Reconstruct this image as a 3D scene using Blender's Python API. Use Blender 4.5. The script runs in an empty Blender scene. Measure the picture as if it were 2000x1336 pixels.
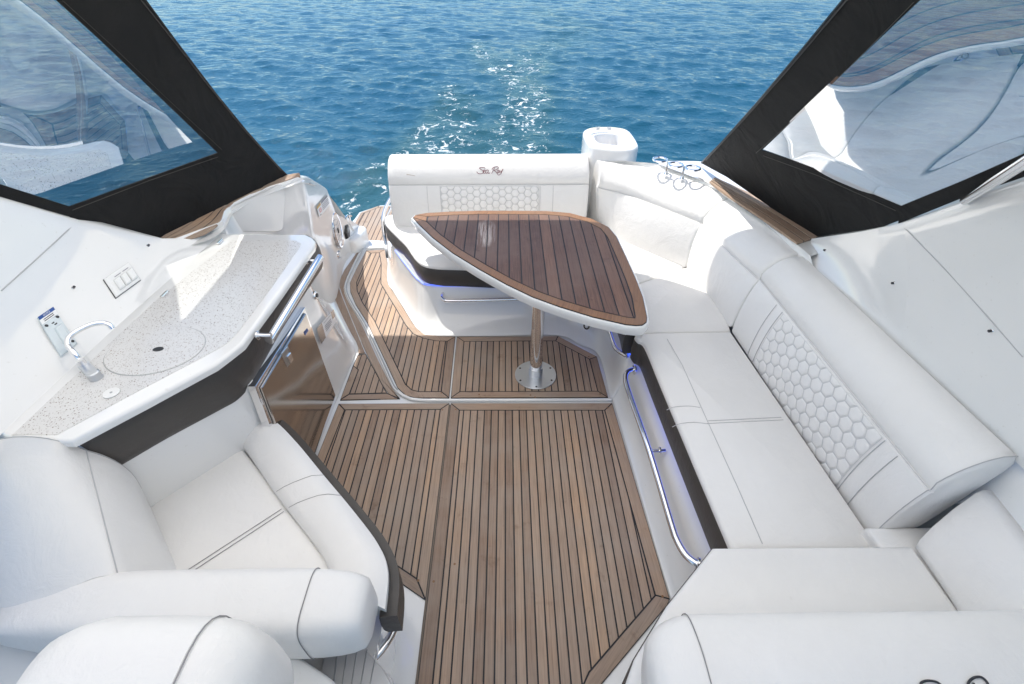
import bpy, math, random
import numpy as np
from mathutils import Vector, Matrix
random.seed(7)
R = math.radians
scene = bpy.context.scene
COL = scene.collection

# ------------------------------------------------------------------ camera, sky, sun, exposure
FOC, HORIZ, EYE = 944.0, -112.0, 2.3            # from the vanishing points measured in the photograph
PITCH = math.atan((668 - HORIZ) / FOC)
YAW = math.atan(13 / (FOC / math.cos(PITCH)))
cam_d = bpy.data.cameras.new('camera'); cam = bpy.data.objects.new('camera', cam_d); COL.objects.link(cam)
cam.location = (0, 0, EYE); cam.rotation_euler = (R(90) - PITCH, 0, -YAW)
cam_d.sensor_width = 36.0; cam_d.lens = FOC / 2000 * 36.0; cam_d.clip_start = 0.02; cam_d.clip_end = 9000
scene.camera = cam
SUN_DX, SUN_DY = -0.36, 0.507                    # horizontal offsets per metre of height, towards the sun
sun_dir = Vector((SUN_DX, SUN_DY, 1)).normalized()
world = bpy.data.worlds.new('World'); scene.world = world; world.use_nodes = True
wn = world.node_tree.nodes; wl = world.node_tree.links
bg = wn['Background']; sky = wn.new('ShaderNodeTexSky'); sky.sky_type = 'NISHITA'; sky.sun_disc = False
sky.sun_elevation = math.asin(sun_dir.z); sky.sun_rotation = math.atan2(sun_dir.x, sun_dir.y)
sky.air_density = 1.0; sky.dust_density = 0.1; sky.ozone_density = 1.6
wl.new(sky.outputs[0], bg.inputs[0]); bg.inputs[1].default_value = 0.10
sd = bpy.data.lights.new('sun', 'SUN'); sd.energy = 2.9; sd.angle = R(0.53); sd.color = (1.0, 0.94, 0.86)
so = bpy.data.objects.new('sun', sd); COL.objects.link(so); so.rotation_euler = sun_dir.to_track_quat('Z', 'Y').to_euler()
so.location = (-4, 8, 12)
scene.view_settings.view_transform = 'Standard'; scene.view_settings.look = 'None'
scene.view_settings.exposure = 1.02; scene.view_settings.gamma = 1.0; scene.view_settings.use_curve_mapping = False
scene.cycles.max_bounces = 10; scene.cycles.diffuse_bounces = 6; scene.cycles.glossy_bounces = 5
scene.cycles.transmission_bounces = 4; scene.cycles.transparent_max_bounces = 10

# ------------------------------------------------------------------ survey: photo pixel + one known coordinate -> point on the boat
CP, SP = math.cos(PITCH), math.sin(PITCH)
CY, SY = math.cos(YAW), math.sin(YAW)
def ray(px, py):
    a = (px - 1000) / FOC; b = (668 - py) / FOC
    x, y, z = a, CP + b * SP, -SP + b * CP
    return Vector((CY * x + SY * y, -SY * x + CY * y, z))
def G(px, py, z):
    d = ray(px, py); return Vector((0, 0, EYE)) + d * ((z - EYE) / d.z)
def VX(px, py, x):
    d = ray(px, py); return Vector((0, 0, EYE)) + d * (x / d.x)
def VY(px, py, y):
    d = ray(px, py); return Vector((0, 0, EYE)) + d * (y / d.y)
def G2(px, py, z): p = G(px, py, z); return (p.x, p.y)
def GL(pts, z): return [G2(a, b, z) for a, b in pts]
def on_plane(px, py, p0, n):
    d = ray(px, py); o = Vector((0, 0, EYE)); return o + d * ((p0 - o).dot(n) / d.dot(n))

# ------------------------------------------------------------------ materials
def mat_new(name):
    m = bpy.data.materials.new(name); m.use_nodes = True
    nt = m.node_tree; return m, nt.nodes, nt.links, nt.nodes['Principled BSDF']
def setp(b, **k):
    for key, v in k.items():
        b.inputs[key.replace('_', ' ')].default_value = v
def rgb(c): return (c[0], c[1], c[2], 1)
def texcoord(n, l, kind='Object', scale=(1, 1, 1)):
    tc = n.new('ShaderNodeTexCoord'); mp = n.new('ShaderNodeMapping'); mp.inputs['Scale'].default_value = scale
    l.new(tc.outputs[kind], mp.inputs[0]); return mp.outputs[0]
def noise(n, l, vec, scale, detail=4, rough=0.55, dist=0.0):
    t = n.new('ShaderNodeTexNoise'); t.inputs['Scale'].default_value = scale; t.inputs['Detail'].default_value = detail
    t.inputs['Roughness'].default_value = rough; t.inputs['Distortion'].default_value = dist
    l.new(vec, t.inputs['Vector']); return t.outputs['Fac']
def ramp(n, l, fac, stops):
    r = n.new('ShaderNodeValToRGB'); e = r.color_ramp.elements
    while len(e) > 1: e.remove(e[-1])
    e[0].position = stops[0][0]; e[0].color = rgb(stops[0][1])
    for p, c in stops[1:]:
        q = e.new(p); q.color = rgb(c)
    l.new(fac, r.inputs[0]); return r.outputs['Color']
def mix(n, l, fac, a, b, mode='MIX'):
    m = n.new('ShaderNodeMix'); m.data_type = 'RGBA'; m.blend_type = mode
    for s, v in ((m.inputs[0], fac), (m.inputs[6], a), (m.inputs[7], b)):
        if isinstance(v, (int, float)): s.default_value = v
        elif isinstance(v, tuple): s.default_value = rgb(v)
        else: l.new(v, s)
    return m.outputs[2]
def mathn(n, l, op, a, b=None, clamp=False):
    m = n.new('ShaderNodeMath'); m.operation = op; m.use_clamp = clamp
    for s, v in ((m.inputs[0], a), (m.inputs[1], b)):
        if v is None: continue
        if isinstance(v, (int, float)): s.default_value = v
        else: l.new(v, s)
    return m.outputs[0]
def bump(n, l, b, h, strength, dist):
    bp = n.new('ShaderNodeBump'); bp.inputs['Strength'].default_value = strength; bp.inputs['Distance'].default_value = dist
    l.new(h, bp.inputs['Height']); l.new(bp.outputs[0], b.inputs['Normal']); return bp

def make_simple(name, c, rough, metal=0.0, **k):
    m, n, l, b = mat_new(name); setp(b, Base_Color=rgb(c), Roughness=rough, Metallic=metal, **k); return m

def make_gelcoat(name='gelcoat', c=(0.79, 0.79, 0.775)):
    m, n, l, b = mat_new(name)
    v = texcoord(n, l)
    col = mix(n, l, noise(n, l, v, 2.2, 5), (c[0] * .95, c[1] * .955, c[2] * .96), c)
    spk = ramp(n, l, noise(n, l, v, 60, 2), [(0.68, (1, 1, 1)), (0.80, (0.9, 0.89, 0.87))])
    l.new(mix(n, l, 1.0, col, spk, 'MULTIPLY'), b.inputs['Base Color'])
    setp(b, Roughness=0.13, Coat_Weight=1.0, Coat_Roughness=0.04)
    l.new(ramp(n, l, noise(n, l, v, 7, 6, .7), [(.40, (.05, .05, .05)), (.66, (.12, .12, .12)), (.78, (.30, .30, .30))]), b.inputs['Coat Roughness'])
    bump(n, l, b, noise(n, l, v, 5, 2), 0.05, 0.02)
    return m
def make_vinyl(name='white_vinyl', c=(0.78, 0.772, 0.757), scale=420):
    m, n, l, b = mat_new(name)
    v = texcoord(n, l)
    blot = noise(n, l, v, 3.0, 5, 0.6)
    col = mix(n, l, blot, (c[0] * .93, c[1] * .925, c[2] * .91), (c[0] * 1.03, c[1] * 1.03, c[2] * 1.03))
    smu = ramp(n, l, noise(n, l, v, 9, 6, 0.7), [(0.66, (1, 1, 1)), (0.82, (0.88, 0.86, 0.83))])
    l.new(mix(n, l, 1.0, col, smu, 'MULTIPLY'), b.inputs['Base Color'])
    setp(b, Roughness=0.42, Specular_IOR_Level=0.45)
    fine = noise(n, l, v, scale, 2); soft = noise(n, l, v, 6, 4, 0.6, 0.8); wr = noise(n, l, texcoord(n, l, 'Object', (9, 3.5, 9)), 1.6, 5, 0.6, 2.2)
    h = mathn(n, l, 'ADD', mathn(n, l, 'MULTIPLY', fine, 0.09), mathn(n, l, 'ADD', mathn(n, l, 'MULTIPLY', soft, 1.3), mathn(n, l, 'MULTIPLY', wr, 0.30)))
    bump(n, l, b, h, 0.38, 0.013)
    return m
def make_teak(name, tones, rough=0.62, coat=0.0, grain=1.0, glare_wear=None):
    m, n, l, b = mat_new(name)
    uv = texcoord(n, l, 'UV', (3.0, 95.0, 1))
    oi = n.new('ShaderNodeObjectInfo')
    base = ramp(n, l, oi.outputs['Random'], [(0.0, tones[0]), (0.35, tones[1]), (0.7, tones[2]), (1.0, tones[3])])
    g = noise(n, l, uv, 1.6, 6, 0.65, 0.6)
    gcol = ramp(n, l, g, [(0.28, (0.55, 0.52, 0.49)), (0.5, (0.95, 0.95, 0.95)), (0.72, (1.28, 1.25, 1.2))])
    col = mix(n, l, 0.8 * grain, base, gcol, 'MULTIPLY')
    obv = texcoord(n, l, 'Object')
    grey = noise(n, l, obv, 2.6, 5, 0.6)
    col = mix(n, l, ramp(n, l, grey, [(0.40, (0, 0, 0)), (0.68, (0.55, 0.55, 0.55))]), col, tones[4])
    st = ramp(n, l, noise(n, l, obv, 6.0, 4, 0.7), [(0.60, (1, 1, 1)), (0.76, (0.58, 0.51, 0.46))])
    col = mix(n, l, 0.8, col, st, 'MULTIPLY')
    if glare_wear:                                         # bright glare painted in as one pale streak, then real scuffed patches
        sx = n.new('ShaderNodeSeparateXYZ'); l.new(obv, sx.inputs[0]); (wx, wy), (ax_, ay_) = glare_wear
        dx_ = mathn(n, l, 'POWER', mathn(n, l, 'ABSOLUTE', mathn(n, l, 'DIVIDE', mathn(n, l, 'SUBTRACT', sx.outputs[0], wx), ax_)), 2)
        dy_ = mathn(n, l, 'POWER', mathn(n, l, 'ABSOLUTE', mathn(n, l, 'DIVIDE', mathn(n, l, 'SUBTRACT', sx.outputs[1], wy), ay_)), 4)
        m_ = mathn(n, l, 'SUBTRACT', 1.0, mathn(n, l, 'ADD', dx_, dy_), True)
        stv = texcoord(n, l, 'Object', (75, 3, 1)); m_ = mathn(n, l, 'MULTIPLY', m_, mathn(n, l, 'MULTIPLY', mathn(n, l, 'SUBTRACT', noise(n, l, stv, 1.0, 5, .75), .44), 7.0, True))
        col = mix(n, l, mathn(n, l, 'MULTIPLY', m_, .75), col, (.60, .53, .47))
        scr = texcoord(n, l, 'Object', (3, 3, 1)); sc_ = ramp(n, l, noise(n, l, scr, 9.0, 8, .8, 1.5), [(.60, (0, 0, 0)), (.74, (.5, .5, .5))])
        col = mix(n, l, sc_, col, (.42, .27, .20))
    l.new(col, b.inputs['Base Color'])
    setp(b, Roughness=rough, Coat_Weight=coat, Coat_Roughness=0.22, Specular_IOR_Level=0.35)
    bump(n, l, b, g, 0.25, 0.002)
    return m
def make_countertop():
    m, n, l, b = mat_new('speckled_counter')
    v = texcoord(n, l)
    vo = n.new('ShaderNodeTexVoronoi'); vo.inputs['Scale'].default_value = 95; l.new(v, vo.inputs['Vector'])
    sep = n.new('ShaderNodeSeparateColor'); l.new(vo.outputs['Color'], sep.inputs[0])
    dots = mathn(n, l, 'MULTIPLY', mathn(n, l, 'LESS_THAN', vo.outputs['Distance'], 0.25), mathn(n, l, 'GREATER_THAN', sep.outputs[0], 0.55))
    v2 = n.new('ShaderNodeTexVoronoi'); v2.inputs['Scale'].default_value = 190; l.new(v, v2.inputs['Vector'])
    s2 = n.new('ShaderNodeSeparateColor'); l.new(v2.outputs['Color'], s2.inputs[0])
    d2 = mathn(n, l, 'MULTIPLY', mathn(n, l, 'LESS_THAN', v2.outputs['Distance'], 0.33), mathn(n, l, 'GREATER_THAN', s2.outputs[1], 0.6))
    base = mix(n, l, noise(n, l, v, 240, 2), (0.60, 0.595, 0.58), (0.70, 0.695, 0.68))
    chip = ramp(n, l, sep.outputs[2], [(0.0, (0.20, 0.17, 0.15)), (0.6, (0.36, 0.30, 0.26)), (1.0, (0.5, 0.48, 0.45))])
    col = mix(n, l, dots, base, chip)
    col = mix(n, l, mathn(n, l, 'MULTIPLY', d2, 0.8), col, (0.33, 0.30, 0.28))
    l.new(col, b.inputs['Base Color']); setp(b, Roughness=0.22, Coat_Weight=0.3, Coat_Roughness=0.1)
    return m
def make_canvas():
    m, n, l, b = mat_new('black_canvas')
    v = texcoord(n, l)
    l.new(mix(n, l, noise(n, l, v, 7, 5), (0.009, 0.0095, 0.0105), (0.019, 0.0185, 0.018)), b.inputs['Base Color'])
    setp(b, Roughness=0.75, Specular_IOR_Level=0.22)
    w = noise(n, l, v, 900, 1); f = noise(n, l, v, 3.5, 3, 0.5, 1.2)
    bump(n, l, b, mathn(n, l, 'ADD', mathn(n, l, 'MULTIPLY', w, 0.05), f), 0.8, 0.05)
    return m
def make_clear():
    m, n, l, b = mat_new('clear_vinyl')
    out = n['Material Output']; n.remove(b)
    tr = n.new('ShaderNodeBsdfTransparent'); tr.inputs[0].default_value = (0.90, 0.94, 0.95, 1)
    gl = n.new('ShaderNodeBsdfGlossy'); gl.inputs['Roughness'].default_value = 0.006; gl.inputs[0].default_value = (0.95, 0.97, 1, 1)
    fr = n.new('ShaderNodeFresnel'); fr.inputs['IOR'].default_value = 1.5
    f = mathn(n, l, 'ADD', mathn(n, l, 'MULTIPLY', fr.outputs[0], 1.6), 0.42, True)
    v = texcoord(n, l)
    mx = n.new('ShaderNodeMixShader'); l.new(f, mx.inputs[0]); l.new(tr.outputs[0], mx.inputs[1]); l.new(gl.outputs[0], mx.inputs[2])
    l.new(mx.outputs[0], out.inputs['Surface']); return m
def make_water():
    m, n, l, b = mat_new('sea_water')
    v = texcoord(n, l)
    at = n.new('ShaderNodeAttribute'); at.attribute_name = 'wake'
    wake = at.outputs['Fac']
    deep = mix(n, l, noise(n, l, v, 0.25, 3), (0.008, 0.074, 0.138), (0.015, 0.092, 0.148))
    turb = mix(n, l, mathn(n, l, 'MULTIPLY', wake, 0.55, True), deep, (0.030, 0.095, 0.095))
    fv = texcoord(n, l, 'Object', (1.0, 0.75, 1.0))
    n1 = noise(n, l, fv, 5.5, 8, 0.72, 0.9); n2 = noise(n, l, fv, 1.1, 3, 0.5)
    thr = mathn(n, l, 'SUBTRACT', 0.785, mathn(n, l, 'MULTIPLY', wake, 0.20))
    fm = mathn(n, l, 'ADD', n1, mathn(n, l, 'MULTIPLY', mathn(n, l, 'SUBTRACT', n2, 0.5), 0.22))
    foam = mathn(n, l, 'MULTIPLY', mathn(n, l, 'SUBTRACT', fm, thr), 22.0, True)
    foam = mathn(n, l, 'MULTIPLY', foam, mathn(n, l, 'MULTIPLY', wake, 3.0, True))
    l.new(mix(n, l, foam, turb, (0.72, 0.76, 0.76)), b.inputs['Base Color'])
    rg = n.new('ShaderNodeMix'); l.new(foam, rg.inputs[0]); rg.inputs[2].default_value = 0.045; rg.inputs[3].default_value = 0.6
    l.new(rg.outputs[0], b.inputs['Roughness'])
    setp(b, IOR=1.33, Specular_IOR_Level=0.0)
    h = mathn(n, l, 'ADD', noise(n, l, v, 9.0, 4, 0.6), mathn(n, l, 'MULTIPLY', noise(n, l, v, 3.0, 3), 1.3))
    bp = bump(n, l, b, h, 0.75, 0.036)
    gl = n.new('ShaderNodeBsdfGlossy'); gl.inputs['Roughness'].default_value = 0.04; gl.inputs[0].default_value = (0.78, 0.92, 1, 1); l.new(bp.outputs[0], gl.inputs['Normal'])
    fr = n.new('ShaderNodeFresnel'); fr.inputs['IOR'].default_value = 1.33; l.new(bp.outputs[0], fr.inputs['Normal'])
    fac = mathn(n, l, 'MULTIPLY', mathn(n, l, 'MULTIPLY', fr.outputs[0], 0.66), mathn(n, l, 'SUBTRACT', 1.0, foam))
    mx = n.new('ShaderNodeMixShader'); l.new(fac, mx.inputs[0]); l.new(b.outputs[0], mx.inputs[1]); l.new(gl.outputs[0], mx.inputs[2])
    l.new(mx.outputs[0], n['Material Output'].inputs['Surface'])
    return m
def make_steel_door():
    m, n, l, b = mat_new('brushed_steel_door')
    v = texcoord(n, l)
    setp(b, Base_Color=(0.50, 0.46, 0.42, 1), Metallic=1.0, Roughness=0.13)
    bump(n, l, b, noise(n, l, v, 2.5, 1), 0.10, 0.05); return m
def make_shade():
    m, n, l, b = mat_new('unseen_shade_fabric')
    out = n['Material Output']; tl = n.new('ShaderNodeBsdfTranslucent'); tl.inputs[0].default_value = (0.97, 0.94, 0.89, 1)
    setp(b, Base_Color=(0.75, 0.76, 0.77, 1), Roughness=0.8)
    mx = n.new('ShaderNodeMixShader'); mx.inputs[0].default_value = 0.93
    l.new(b.outputs[0], mx.inputs[1]); l.new(tl.outputs[0], mx.inputs[2]); l.new(mx.outputs[0], out.inputs['Surface']); return m
def make_led(st=0.55):
    m, n, l, b = mat_new('blue_led')
    setp(b, Base_Color=(0.35, 0.4, 0.8, 1), Roughness=0.4, Emission_Color=(0.02, 0.10, 1.0, 1), Emission_Strength=st); return m

GEL = make_gelcoat(); VIN = make_vinyl(); VIN2 = make_vinyl('headrest_vinyl', (0.76, 0.755, 0.745), 230)
DARK = make_vinyl('charcoal_vinyl', (0.062, 0.056, 0.052), 300)
TEAK = make_teak('weathered_teak', [(0.272, 0.185, 0.132), (0.420, 0.296, 0.209), (0.348, 0.257, 0.194), (0.478, 0.321, 0.209), (0.37, 0.315, 0.262)])
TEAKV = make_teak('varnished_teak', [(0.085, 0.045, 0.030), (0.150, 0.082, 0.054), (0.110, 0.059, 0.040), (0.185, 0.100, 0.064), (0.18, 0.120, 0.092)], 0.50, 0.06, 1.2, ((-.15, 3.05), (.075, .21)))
RIMV = make_teak('varnished_rim', [(0.225, 0.112, 0.048), (0.27, 0.138, 0.060), (0.245, 0.122, 0.053), (0.29, 0.150, 0.066), (0.24, 0.145, 0.085)], 0.38, 0.15)
CAULK = make_simple('black_caulk', (0.012, 0.013, 0.017), 0.6)
CHROME = make_simple('polished_steel', (0.82, 0.82, 0.83), 0.07, 1.0)
SATIN = make_simple('satin_steel', (0.62, 0.64, 0.66), 0.30, 1.0)
COUNTER = make_countertop(); CANVAS = make_canvas(); CLEAR = make_clear(); WATER = make_water()
STEEL = make_steel_door(); SHADE = make_shade(); LED = make_led(); LED2 = make_led(1.6)
SEAM = make_simple('grey_thread', (0.46, 0.46, 0.465), 0.7)
DTHREAD = make_simple('charcoal_thread', (0.27, 0.265, 0.27), 0.7)
GROOVE = make_vinyl('hex_groove_vinyl', (0.60, 0.60, 0.60), 300)
BLACKP = make_simple('black_plastic', (0.015, 0.015, 0.016), 0.35)
GREYP = make_simple('grey_rubber', (0.33, 0.345, 0.35), 0.5)
STEPG = make_simple('grey_step_moulding', (0.50, 0.50, 0.495), 0.45)
PAPER = make_simple('white_sticker', (0.80, 0.80, 0.79), 0.35)
BLUEP = make_simple('blue_print', (0.01, 0.07, 0.28), 0.4)
INK = make_simple('black_print', (0.03, 0.03, 0.035), 0.5)
GREYINK = make_simple('grey_print', (0.22, 0.22, 0.25), 0.5)
REDINK = make_simple('red_print', (0.55, 0.05, 0.05), 0.5)
AMBER = make_simple('amber_print', (0.55, 0.36, 0.12), 0.5)
SILV = make_simple('silver_sticker', (0.36, 0.33, 0.31), 0.25, 0.6)
LOGO = make_simple('maroon_thread', (0.16, 0.035, 0.055), 0.7)
BIN = make_gelcoat('moulded_plastic', (0.80, 0.80, 0.80)); 
PLATE = make_simple('pale_plate', (0.62, 0.68, 0.70), 0.25)

# ------------------------------------------------------------------ mesh helpers
class MB:
    def __init__(s): s.v = []; s.f = []; s.uv = {}
    def add(s, p): s.v.append(tuple(p)); return len(s.v) - 1
    def face(s, idx, uv=None):
        if uv: s.uv[len(s.f)] = uv
        s.f.append(list(idx))
    def ring(s, pts): return [s.add(p) for p in pts]
    def bridge(s, a, b, closed=True):
        n = len(a)
        for i in range(n if closed else n - 1):
            j = (i + 1) % n; s.face((a[i], a[j], b[j], b[i]))
    def loft(s, rows, closed=True, cap0=False, cap1=False):
        rr = [s.ring(r) for r in rows]
        for a, b in zip(rr, rr[1:]): s.bridge(a, b, closed)
        if cap0: s.face(rr[0][::-1])
        if cap1: s.face(rr[-1])
        return rr
    def tube(s, path, r, n=10, closed=False, cap=True, r1=None):
        P = [Vector(p) for p in path]; N = len(P); rows = []
        up = None
        for i in range(N):
            a = P[(i - 1) % N] if (closed or i > 0) else P[i]; b = P[(i + 1) % N] if (closed or i < N - 1) else P[i]
            t = (b - a).normalized()
            if up is None:
                up = Vector((0, 0, 1)) if abs(t.z) < .9 else Vector((1, 0, 0))
            u = (up - t * up.dot(t))
            if u.length < 1e-5: u = t.orthogonal()
            u.normalize(); w = t.cross(u); up = u
            rad = r if r1 is None else r + (r1 - r) * i / max(1, N - 1)
            rows.append([P[i] + u * (rad * math.cos(2 * math.pi * k / n)) + w * (rad * math.sin(2 * math.pi * k / n)) for k in range(n)])
        rr = [s.ring(q) for q in rows]
        for a, b in zip(rr, rr[1:]): s.bridge(a, b)
        if closed: s.bridge(rr[-1], rr[0])
        elif cap: s.face(rr[0][::-1]); s.face(rr[-1])
    def cyl(s, c, axis, r, h, n=20, r2=None, bev=0.0):
        """disc/cylinder from c along axis"""
        ax = Vector(axis).normalized(); u = ax.orthogonal().normalized(); w = ax.cross(u); c = Vector(c)
        if r2 is None: r2 = r
        def rg(o, q): return [c + ax * o + u * (q * math.cos(2 * math.pi * k / n)) + w * (q * math.sin(2 * math.pi * k / n)) for k in range(n)]
        rows = [rg(0, r), rg(h - bev, r2)]
        if bev: rows.append(rg(h, r2 - bev))
        s.loft(rows, True, True, True)
    def box(s, c, ux, uy, uz):
        """box centred at c with half-vectors"""
        c = Vector(c); ux, uy, uz = Vector(ux), Vector(uy), Vector(uz)
        if ux.cross(uy).dot(uz) < 0: ux = -ux
        i = [s.add(c + ux * a + uy * b + uz * d) for d in (-1, 1) for a, b in ((-1, -1), (1, -1), (1, 1), (-1, 1))]
        for q in ((3, 2, 1, 0), (4, 5, 6, 7), (0, 1, 5, 4), (1, 2, 6, 5), (2, 3, 7, 6), (3, 0, 4, 7)): s.face([i[k] for k in q])
    def prism(s, poly, z0, z1, bev=0.0, segs=1, uvdir=None, bottom=True):
        poly = ccw(poly)
        prof = [(0, z0), (0, z1 - bev)]
        for k in range(1, segs + 1):
            if bev: a = k / segs * math.pi / 2; prof.append((bev * (1 - math.cos(a)), z1 - bev + bev * math.sin(a)))
        rows = []
        for d, z in prof:
            q = inset(poly, d) if d > 0 else poly
            rows.append([(p[0], p[1], z) for p in q])
        rr = [s.ring(r) for r in rows]
        for a, b in zip(rr, rr[1:]): s.bridge(a, b)
        s.face(rr[-1])
        if bottom: s.face(rr[0][::-1])
    def build(s, name, mat, parent=None, smooth=40, kind=None, uvaxis=None, mat2=None):
        me = bpy.data.meshes.new(name); me.from_pydata(s.v, [], s.f); 
        if uvaxis is not None:
            o = (random.random() * 20, random.random() * 20); a = Vector((uvaxis[0], uvaxis[1], uvaxis[2] if len(uvaxis) > 2 else 0)).normalized()
            c = Vector((-a.y, a.x, 0)).normalized()
            ul = me.uv_layers.new(name='UVMap')
            for lp in me.loops:
                p = me.vertices[lp.vertex_index].co; ul.data[lp.index].uv = (p.dot(a) + o[0], p.dot(c) + p.z + o[1])
        me.materials.append(mat)
        if smooth:
            me.shade_smooth(); me.set_sharp_from_angle(angle=R(smooth))
        me.update()
        o = bpy.data.objects.new(name, me); COL.objects.link(o)
        if parent is not None: attach(o, parent)
        if kind: o['kind'] = kind
        return o

def attach(o, parent):
    o.parent = parent
    w = Matrix.Translation(parent.location) if parent.parent is None else Matrix.Identity(4)
    q = parent
    M = Matrix.Identity(4)
    chain = []
    while q is not None: chain.append(q); q = q.parent
    for q in reversed(chain): M = M @ q.matrix_parent_inverse @ q.matrix_basis
    o.matrix_parent_inverse = M.inverted()
def thing(name, label, cat, loc=(0, 0, 0), group=None, kind=None):
    o = bpy.data.objects.new(name, None); COL.objects.link(o); o.location = loc; o.empty_display_size = 0.1
    if label: o['label'] = label
    if cat: o['category'] = cat
    if group: o['group'] = group
    if kind: o['kind'] = kind
    return o
def tag(o, label, cat, group=None):
    o['label'] = label; o['category'] = cat
    if group: o['group'] = group
    return o

def area2(p): return sum(p[i][0] * p[(i + 1) % len(p)][1] - p[(i + 1) % len(p)][0] * p[i][1] for i in range(len(p)))
def ccw(p):
    p = [(q[0], q[1]) for q in p]
    return p if area2(p) > 0 else p[::-1]
def inset(poly, d):
    """mitred offset inwards (ccw polygon)"""
    n = len(poly); out = []
    for i in range(n):
        a, b, c = Vector(poly[i - 1]), Vector(poly[i]), Vector(poly[(i + 1) % n])
        e1 = (b - a); e2 = (c - b)
        if e1.length < 1e-7 or e2.length < 1e-7: out.append(tuple(b)); continue
        e1.normalize(); e2.normalize()
        n1 = Vector((-e1.y, e1.x)); n2 = Vector((-e2.y, e2.x)); m = n1 + n2
        if m.length < 1e-4: out.append(tuple(b + n1 * d)); continue
        m.normalize(); k = max(0.22, m.dot(n1)); out.append(tuple(b + m * (d / k)))
    return out
def seg_dist(p, a, b):
    ax, ay = a; bx, by = b; dx, dy = bx - ax, by - ay; L = dx * dx + dy * dy
    t = 0 if L == 0 else max(0, min(1, ((p[0] - ax) * dx + (p[1] - ay) * dy) / L)); return math.hypot(p[0] - ax - t * dx, p[1] - ay - t * dy)
def safe_inset(poly, d):
    """inset that collapses vertices where a tight curve would fold over itself"""
    q = inset(poly, d); n = len(q)
    ok = [min(seg_dist(q[i], poly[k], poly[(k + 1) % n]) for k in range(n)) > d * .93 for i in range(n)]
    if not any(ok): return q
    out = []
    for i in range(n):
        if ok[i]: out.append(q[i]); continue
        k = 1
        while not (ok[(i + k) % n] or ok[(i - k) % n]): k += 1
        out.append(q[(i - k) % n] if ok[(i - k) % n] else q[(i + k) % n])
    return out
def clip_half(poly, nx, ny, c):
    """keep nx*x+ny*y>=c"""
    out = []
    for i in range(len(poly)):
        a, b = poly[i], poly[(i + 1) % len(poly)]
        da, db = nx * a[0] + ny * a[1] - c, nx * b[0] + ny * b[1] - c
        if da >= 0: out.append(a)
        if (da > 0 > db) or (da < 0 < db):
            t = da / (da - db); out.append((a[0] + (b[0] - a[0]) * t, a[1] + (b[1] - a[1]) * t))
    return out
def dedupe(p, e=0.0015):
    out = []
    for q in p:
        if not out or math.hypot(q[0] - out[-1][0], q[1] - out[-1][1]) > e: out.append(q)
    if len(out) > 1 and math.hypot(out[0][0] - out[-1][0], out[0][1] - out[-1][1]) < e: out.pop()
    return out
def catmull(P, n=6, closed=False):
    P = [Vector(p) for p in P]; N = len(P); out = []
    for i in range(N if closed else N - 1):
        if closed: a, b, c, d = P[i - 1], P[i], P[(i + 1) % N], P[(i + 2) % N]
        else: a, b, c, d = P[max(i - 1, 0)], P[i], P[i + 1], P[min(i + 2, N - 1)]
        for k in range(n):
            t = k / n
            out.append(0.5 * ((2 * b) + (c - a) * t + (2 * a - 5 * b + 4 * c - d) * t * t + (3 * b - a - 3 * c + d) * t ** 3))
    if not closed: out.append(P[-1])
    return out
def fillet(poly, r, n=5):
    """round polygon corners; r number or list"""
    N = len(poly); out = []
    for i in range(N):
        rr = r[i] if isinstance(r, (list, tuple)) else r
        a, b, c = Vector(poly[i - 1]), Vector(poly[i]), Vector(poly[(i + 1) % N])
        if rr <= 0: out.append(b); continue
        u = (a - b); w = (c - b); k = min(rr, u.length * .45, w.length * .45)
        p, q = b + u.normalized() * k, b + w.normalized() * k
        for j in range(n + 1):
            t = j / n; out.append(p * (1 - t) ** 2 + b * 2 * t * (1 - t) + q * t * t)
    return [tuple(x) for x in out]
def resample(P, n):
    P = [Vector(p) for p in P]; L = [0]
    for a, b in zip(P, P[1:]): L.append(L[-1] + (b - a).length)
    out = []; j = 0
    for i in range(n):
        s = L[-1] * i / (n - 1)
        while j < len(P) - 2 and L[j + 1] < s: j += 1
        t = 0 if L[j + 1] == L[j] else (s - L[j]) / (L[j + 1] - L[j]); out.append(P[j].lerp(P[j + 1], min(1, max(0, t))))
    return out

def seam(parent, pts, r=0.0016, mat=None, name='seam'):
    b = MB(); b.tube(pts, r, 5); return b.build(name, mat or SEAM, parent)

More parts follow.
